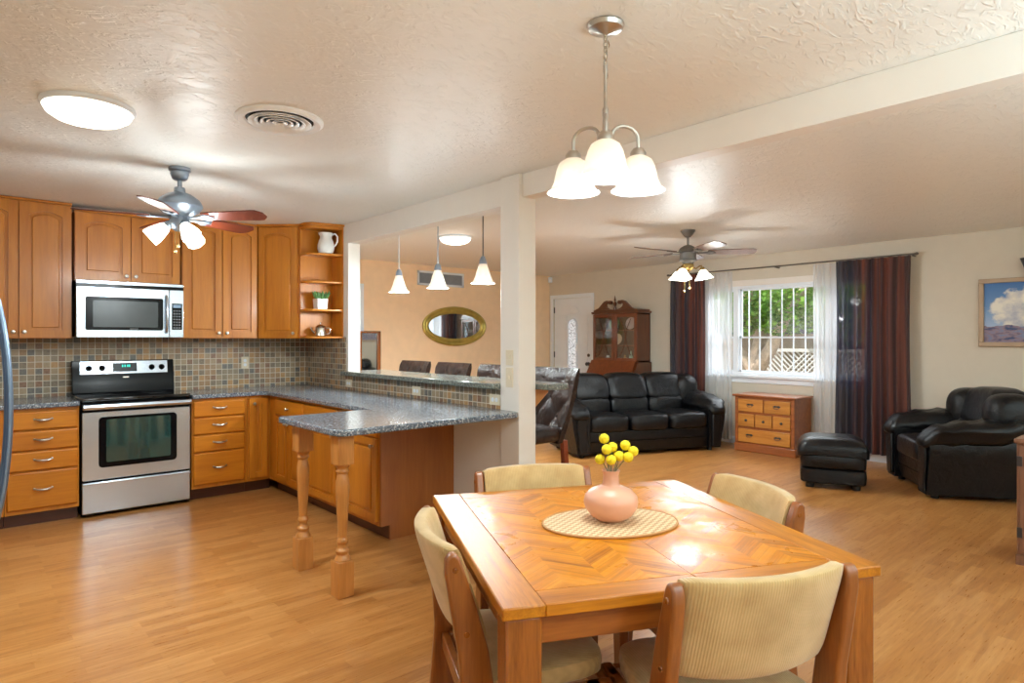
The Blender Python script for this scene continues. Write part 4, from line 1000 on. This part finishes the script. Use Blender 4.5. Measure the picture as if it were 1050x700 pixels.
# painting, sconce, sensor
t = thing('painting', 'framed landscape painting of a large white cloud over blue land', 'painting', (XW, 1.215, 1.625), -PI/2)
hw, hh, q = .485, .335, .045; m = MB()
m.box(-hw, hw, -.035, -.002, -hh, -hh+q); m.box(-hw, hw, -.035, -.002, hh-q, hh); m.box(-hw, -hw+q, -.035, -.002, -hh+q, hh-q); m.box(hw-q, hw, -.035, -.002, -hh+q, hh-q); m.build('frame', 'picture_frame', t, bevel=.006)
B(-hw+q, hw-q, -.018, -.004, -hh+q, hh-q).build('canvas', 'painting', t)
t = thing('wall_sconce', 'dark conical uplight sconce above the painting at the right edge', 'wall lamp', (XW-.09, 1.275, 1.98))
m = MB(); m.lathe([(0, 0), (.02, 0), (.05, .05), (.085, .15), (.08, .15), (.045, .052), (0, .02)], 24); m.build('bowl', 'dark_metal', t)
B(.03, .089, -.02, .02, .02, .08).build('bracket', 'dark_metal', t, bevel=.004)
t = thing('motion_sensor', 'small white motion sensor in the corner above the front door', 'sensor', (XW-.03, YT-.05, 2.37), -PI/4)
m = MB(); m.prism(rrect(-.035, .035, -.045, .045, .012), 'y', -.03, .01); m.build('housing', 'white_paint', t, bevel=.006)
m = MB(); m.sell((0, -.028, -.01), (.022, .012, .022), .8, n=14, m=8); m.build('lens', 'vent_white', t)
t = thing('storage_cabinet', 'reddish wooden cabinet with metal hinges cut off by the right edge', 'cabinet', (4.85, .88, 0), -PI/2)
B(.0, .75, .012, .42, .06, .735).build('body', 'red_wood', t); B(-.012, .762, -.01, .43, .735, .765).build('top', 'red_wood', t, bevel=.008); B(-.004, .75, .004, .42, 0, .06).build('plinth', 'red_wood', t)
dr = B(.015, .37, -.006, .011, .075, .725).build('door', 'red_wood', t, bevel=.004)
B(.38, .735, -.006, .011, .075, .725).build('door', 'red_wood', t, bevel=.004)
for z in (.17, .60): B(.004, .03, -.012, -.006, z, z+.06).build('hinge', 'dark_metal', dr)
# ---------------------------------------------------------------- dining table and chairs
TC = Vector((1.672, 1.372)); TA = math.radians(-26.0); HX, HY = .535, .553
t = thing('dining_table', 'square oak dining table with chevron parquet top in the foreground', 'table', (TC.x, TC.y, 0), TA)
zt = .75; q = .105
B(-HX+.004, HX-.004, -HY+.004, HY-.004, zt-.032, zt-.004).build('tabletop', 'oak', t, bevel=.006)
for sx in (-1, 1):
    xo, xi = sx*HX, sx*.0008
    B(min(xo, xo-sx*q), max(xo, xo-sx*q), -HY, HY, zt-.03, zt).build('border_board', 'oak_y', t, bevel=.004)
    for sy in (-1, 1):
        yo = sy*HY; x0, x1 = sorted((xo-sx*q, xi))
        B(x0, x1, min(yo, yo-sy*.085), max(yo, yo-sy*.085), zt-.03, zt).build('border_board', 'oak', t, bevel=.003)
    x0, x1 = sorted((xo-sx*q, xi)); B(x0, x1, -HY+.085, HY-.085, zt-.012, zt-.0003).build('parquet_panel', 'parquet', t)
LS = .088
for sx in (-1, 1):
    for sy in (-1, 1):
        x0, x1 = sorted((sx*(HX-.012), sx*(HX-.012-LS))); y0, y1 = sorted((sy*(HY-.012), sy*(HY-.012-LS)))
        B(x0, x1, y0, y1, 0, zt-.031).build('leg', 'oak_leg', t, bevel=.006)
for s_ in (-1, 1):
    B(-HX+.10, HX-.10, *sorted((s_*(HY-.03), s_*(HY-.055))), zt-.105, zt-.032).build('apron', 'apron_oak', t, bevel=.003)
    B(*sorted((s_*(HX-.03), s_*(HX-.055))), -HY+.10, HY-.10, zt-.105, zt-.032).build('apron', 'apron_oak', t, bevel=.003)
def chair(label):
    t = thing('dining_chair', label, 'chair', (0, 0, 0), 0, 'oak and corduroy dining chairs')
    for s_ in (-1, 1):
        prof_f = [(.165, .0), (.155, .30), (.155, .45), (.185, .60), (.225, .72), (.252, .795)]
        prof_b = [(.285, .815), (.292, .79), (.285, .72), (.262, .60), (.245, .45), (.262, .20), (.275, .0)]
        top = [(.262, .815), (.275, .82)]
        pl = prof_f+top+prof_b
        m = MB()
        F = [(.165, 0), (.156, .22), (.154, .42), (.175, .55), (.205, .66), (.238, .76), (.250, .795), (.262, .812)]
        K = [(.280, 0), (.262, .22), (.246, .42), (.256, .55), (.276, .66), (.292, .76), (.290, .795), (.278, .812)]
        x0, x1 = sorted((s_*.222, s_*.257))
        m.loft([[(x0, f[0], f[1]), (x1, f[0], f[1]), (x1, k[0], k[1]), (x0, k[0], k[1])] for f, k in zip(F, K)])
        p_ = m.build('back_post', 'chair_oak', t, bevel=.009, seg=3)
        for (y, z) in ((.265, .77), (.235, .60)):
            m = MB(); m.lathe([(0, 0), (.008, 0), (.007, .003), (0, .004)], 12, T(s_*.257, y, z) @ R(s_*PI/2, 'Y')); m.build('peg', 'oak_leg', p_)
        m = MB(); x0, x1 = sorted((s_*.19, s_*.226)); m.loft([[(x0, a, z), (x1, a, z), (x1, b, z), (x0, b, z)] for a, b, z in ((-.20, -.15, 0), (-.20, -.135, .2), (-.195, -.115, .40))]); m.build('leg', 'chair_oak', t, bevel=.006)
        x0, x1 = sorted((s_*.194, s_*.222)); B(x0, x1, -.16, .20, .345, .40).build('side_rail', 'chair_oak', t, bevel=.004)
    B(-.19, .19, -.19, -.165, .345, .395).build('front_rail', 'chair_oak', t, bevel=.004)
    B(-.222, .222, .20, .225, .345, .395).build('rear_rail', 'chair_oak', t, bevel=.004)
    m = MB(); m.sell((0, .0, .428), (.212, .20, .042), .45, .32, n=44, m=12, warp=lambda p: Vector((p.x*(1+.14*p.y/.2), p.y, p.z))); m.build('seat', 'corduroy', t)
    rings = []; n = 20
    for i in range(n+1):
        s_ = i/n*2-1; x = s_*.2205; k = 1-s_*s_
        h0 = .565-.012*k; h1 = .818
        if abs(s_) > .97: h0 += .006; h1 -= .006
        th = .024*(1 if abs(s_) < .97 else .75)
        sec = []
        for (a, b) in rrect(-1, 1, -1, 1, .35, 4):   # a across thickness, b along the height
            z = (h0+h1)/2+b*(h1-h0)/2
            y = .186+.315*(z-.565)+.055*k+a*th
            sec.append((x, y, z))
        rings.append(sec)
    m = MB(); m.loft(rings); m.build('backrest', 'corduroy', t, angle=60)
    return t
cl = ['corduroy dining chair nearest the camera with its back turned to us', 'corduroy dining chair at the left side of the table', 'corduroy dining chair on the far side of the table by the post', 'corduroy dining chair on the right side of the table, nearest the ottoman']
dirs = [(math.radians(244), HY, .085, .0, 0), (math.radians(154), HX, .08, -.03, .0), (math.radians(64), HY, .085, .0, 0), (math.radians(-26), HX, .12, -.02, 0)]
c0 = None
for (a, h, sh, dr_, tw), lb in zip(dirs, cl):
    r_ = h+.10-.265+dr_
    p = (TC.x+math.cos(a)*r_-math.sin(a)*sh, TC.y+math.sin(a)*r_+math.cos(a)*sh, 0); rz = a-PI/2+tw
    if c0 is None: c0 = chair(lb); c0.location = p; c0.rotation_euler = (0, 0, rz)
    else: dup(c0, p, rz, lb)
VX, VY = 1.682, 1.402
m = MB(); rg = [[(.235*k*math.cos(2*PI*i/48), .172*k*math.sin(2*PI*i/48), z) for i in range(48)] for k, z in ((.985, 0), (1, .002), (.985, .005), (.9, .0052))]
m.loft(rg); mt = tag(m.build('placemat', 'woven_mat', loc=(1.668, 1.392, zt+.0003), rot=(0, 0, TA)), 'oval woven straw placemat under the pink vase', 'placemat')
m = MB(); m.tube([(.233*math.cos(2*PI*i/48), .170*math.sin(2*PI*i/48), .0035) for i in range(49)], .004, 6); m.build('braided_edge', 'mat_edge', mt)
ZV = zt+.0060
m = MB(); m.lathe([(0, 0), (.042, 0), (.048, .003), (.07, .018), (.087, .042), (.092, .062), (.088, .082), (.072, .100), (.046, .112), (.031, .119), (.027, .128), (.026, .15), (.028, .162), (.0315, .168), (.029, .169), (.024, .16), (.022, .12), (.03, .09), (0, .02)], 44)
vs = tag(m.build('vase', 'vase_pink', loc=(VX, VY, ZV)), 'round pink ceramic vase with a narrow neck on the dining table', 'vase')
rt = Vector((.7504, -.661, 0)); fw = Vector((.661, .7504, 0))
fl = [(-6.5, 450, .010, 'topmost yellow ball flower in the pink vase'), (-4.8, 460, -.012, 'yellow ball flower just under the topmost one'), (2.2, 459, .014, 'yellow ball flower left of the gap in the bunch'), (15.5, 457, .012, 'yellow ball flower above the right-hand pair'),
      (23, 462.5, .0, 'rightmost yellow ball flower in the bunch'), (8, 467, -.008, 'yellow ball flower in the middle of the bunch'), (-11, 471, .004, 'leftmost and lowest yellow ball flower'), (-.8, 470, -.022, 'low yellow ball flower at the front above the vase neck'), (17, 468, -.012, 'yellow ball flower just below the right-hand pair')]
for (dx, py, dp, lb) in fl:
    k = 2.164/654; h = 1.37-(py-347)*k
    c_ = rt*(dx*k)+fw*dp; hp = Vector((VX+c_.x, VY+c_.y, h))
    t = thing('billy_button_flower', lb, 'flower', (VX, VY, ZV), 0, 'yellow ball flowers in the pink vase')
    lp = Vector((c_.x, c_.y, h-ZV)); b0 = Vector((-c_.x*.18, -c_.y*.3, .035)); nk = Vector((c_.x*.22, c_.y*.4, .166))
    if nk.xy.length > .016: nk.xy *= .016/nk.xy.length
    m = MB(); m.tube([b0, nk, nk.lerp(lp, .5)+Vector((0, 0, .004)), lp], .0016, 6); m.build('stem', 'stem_green', t)
    m = MB(); m.sell(lp, (.0175, .0175, .0172), 1, n=20, m=14, warp=lambda p: p*(1+.035*math.sin(p.x*900)*math.sin(p.y*900)*math.sin(p.z*900))); m.build('flower_head', 'billy_yellow', t)
# ---------------------------------------------------------------- outside the windows
struct('ground', B(XW+.15, 26, -6, 16, -.25, -.12), 'dirt', 'sunlit bare ground outside', 'ground')
def tree(label, x, y, trunk, rad, crown, nleaf, seed, cat='tree'):
    t = thing('tree', label, cat, (x, y, -.12)); rnd = random.Random(seed)
    m = MB()
    for pts, rs in trunk: m.tube(pts, rs, 9)
    m.build('trunk', 'bark', t)
    m = MB()
    for i in range(nleaf):
        c_ = rnd.choice(crown); p = Vector((rnd.gauss(0, 1), rnd.gauss(0, 1), rnd.gauss(0, 1))).normalized()*rnd.random()**.4
        p = Vector((c_[0]+p.x*c_[3], c_[1]+p.y*c_[3], c_[2]+p.z*c_[3]*.8))
        a = Vector((rnd.uniform(-1, 1), rnd.uniform(-1, 1), rnd.uniform(-.7, .4))).normalized(); b = a.cross(Vector((rnd.uniform(-1, 1), rnd.uniform(-1, 1), 1))).normalized()
        L_ = rnd.uniform(.07, .12); w_ = L_*.42
        v = [m.bm.verts.new(q_) for q_ in (p, p+a*L_*.5+b*w_, p+a*L_, p+a*L_*.5-b*w_)]; m._f(v)
    m.build('foliage', 'leaf', t, smooth=False)
tree('pale gnarled tree trunk with green foliage outside the window', 10.6, 5.55, [([(0, 0, 0), (.02, .0, .5), (0, .03, .95), (.05, -.05, 1.5), (0, .15, 2.2), (0, .3, 3.2)], [.26, .2, .15, .12, .09, .05]), ([(0, .03, .9), (-.1, -.3, 1.3), (-.1, -.6, 1.9), (0, -1.0, 2.6)], [.14, .11, .08, .04]), ([(0, 0, .9), (-.1, .35, 1.35), (-.1, .6, 2.0)], [.12, .08, .04])],
     None, [(0, .3, 2.1, .6), (-.3, -.6, 1.95, .5), (.1, -1.3, 2.1, .6), (0, .9, 2.0, .6), (.1, -.2, 2.6, .7), (.2, -1.6, 1.8, .5), (-.3, .1, 1.9, .4)], 4600, 1)
tree('slim leafy tree in the middle of the window view', 12.1, 6.0, [([(0, 0, 0), (0, .1, .8), (.05, -.1, 1.6), (0, -.3, 3.0)], [.11, .09, .07, .04])], None, [(0, -.3, 2.1, .7), (.1, .5, 2.0, .6), (0, -1.1, 2.0, .6), (0, -.1, 2.8, .8)], 3000, 2)
tree('leafy tree on the right of the window view above the lattice', 13.0, 4.6, [([(0, 0, 0), (0, -.1, 1.0), (0, .1, 2.0), (0, -.2, 3.0)], [.12, .1, .07, .04])], None, [(0, 0, 2.2, .8), (-.4, .8, 2.2, .7), (-.6, -.6, 2.1, .6), (-.2, 0, 3.0, .9)], 3000, 3)
t = thing('shed', 'tan neighbouring shed with a dark sloping roof seen through the window', 'building', (15.0, 4.6, -.12))
B(0, 3, -4.2, 4.2, 0, 1.75).build('wall', 'shed_wall', t)
m = MB(); m.prism([(-.5, 1.70), (1.5, 3.0), (3.5, 1.70), (3.5, 1.62), (1.5, 2.88), (-.5, 1.60)], 'y', -4.5, 4.5); m.build('roof', 'roof_dark', t)
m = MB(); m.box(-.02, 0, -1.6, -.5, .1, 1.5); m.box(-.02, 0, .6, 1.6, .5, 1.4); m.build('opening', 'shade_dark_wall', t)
t = thing('lattice_fence', 'white diagonal lattice fence panel outside the window at lower right', 'fence', (11.9, 5.05, -.12))
m = MB()
for i in range(-12, 26):
    for sg in (-1, 1):
        y0 = -1.3+i*.10
        p0, p1 = (y0, .25), (y0+sg*1.0, 1.25)
        a0, a1 = 0.0, 1.0
        lo_, hi_ = -1.2, 1.1
        for yy, d_ in ((lo_, 1), (hi_, -1)):
            pass
        ts = [k/20 for k in range(21)]; seg_ = [(p0[0]+(p1[0]-p0[0])*k, p0[1]+(p1[1]-p0[1])*k) for k in ts]; seg_ = [s__ for s__ in seg_ if lo_ <= s__[0] <= hi_]
        if len(seg_) > 1: m.tube([(.008*sg, seg_[0][0], seg_[0][1]), (.008*sg, seg_[-1][0], seg_[-1][1])], .016, 4, sx=.5)
m.build('lattice', 'lattice_white', t)
m = MB(); m.box(-.03, .03, -1.25, -1.17, 0, 1.3); m.box(-.03, .03, 1.07, 1.15, 0, 1.3); m.box(-.03, .03, -1.25, 1.15, 1.24, 1.3); m.box(-.03, .03, -1.25, 1.15, .2, .27); m.build('frame', 'lattice_white', t)
t = thing('porch_beam', 'white porch beam and posts above the window outside', 'beam', (9.4, 0, 0))
B(-.06, .06, -.5, 8.5, 2.22, 2.42).build('rail', 'porch_white', t)
for y in (-.3, 8.2): B(-.05, .05, y-.05, y+.05, -.12, 2.22).build('post', 'porch_white', t)
t = thing('reflection_fence', 'unseen weathered board fence added behind the viewer to darken reflections', 'fence', (2.5, -5.2, -.12))  # unseen fence added to darken reflections in steel and glass
for i in range(3): B(-5.5, 5.5, -.10, -.05, .3+i*.9, .42+i*.9).build('rail', 'shed_wall', t)
m = MB()
for i in range(55): m.box(-5.5+i*.2, -5.5+i*.2+.188, -.05, -.025, .02, 2.5)
m.build('boards', 'shed_wall', t)
struct('patio', B(-4, 10, -7, YR-.15, -.25, -.12), 'dirt', 'bare patio behind the house', 'ground')
tree('unseen leafy shrub added behind the viewer for green reflections', 3.1, -3.9, [([(0, 0, 0), (0, 0, .9)], [.06, .03])], None, [(0, 0, 1.0, .7), (.7, 0, .8, .6), (-.7, 0, .7, .6)], 2600, 5, 'shrub')  # unseen shrub added so glossy surfaces pick up green
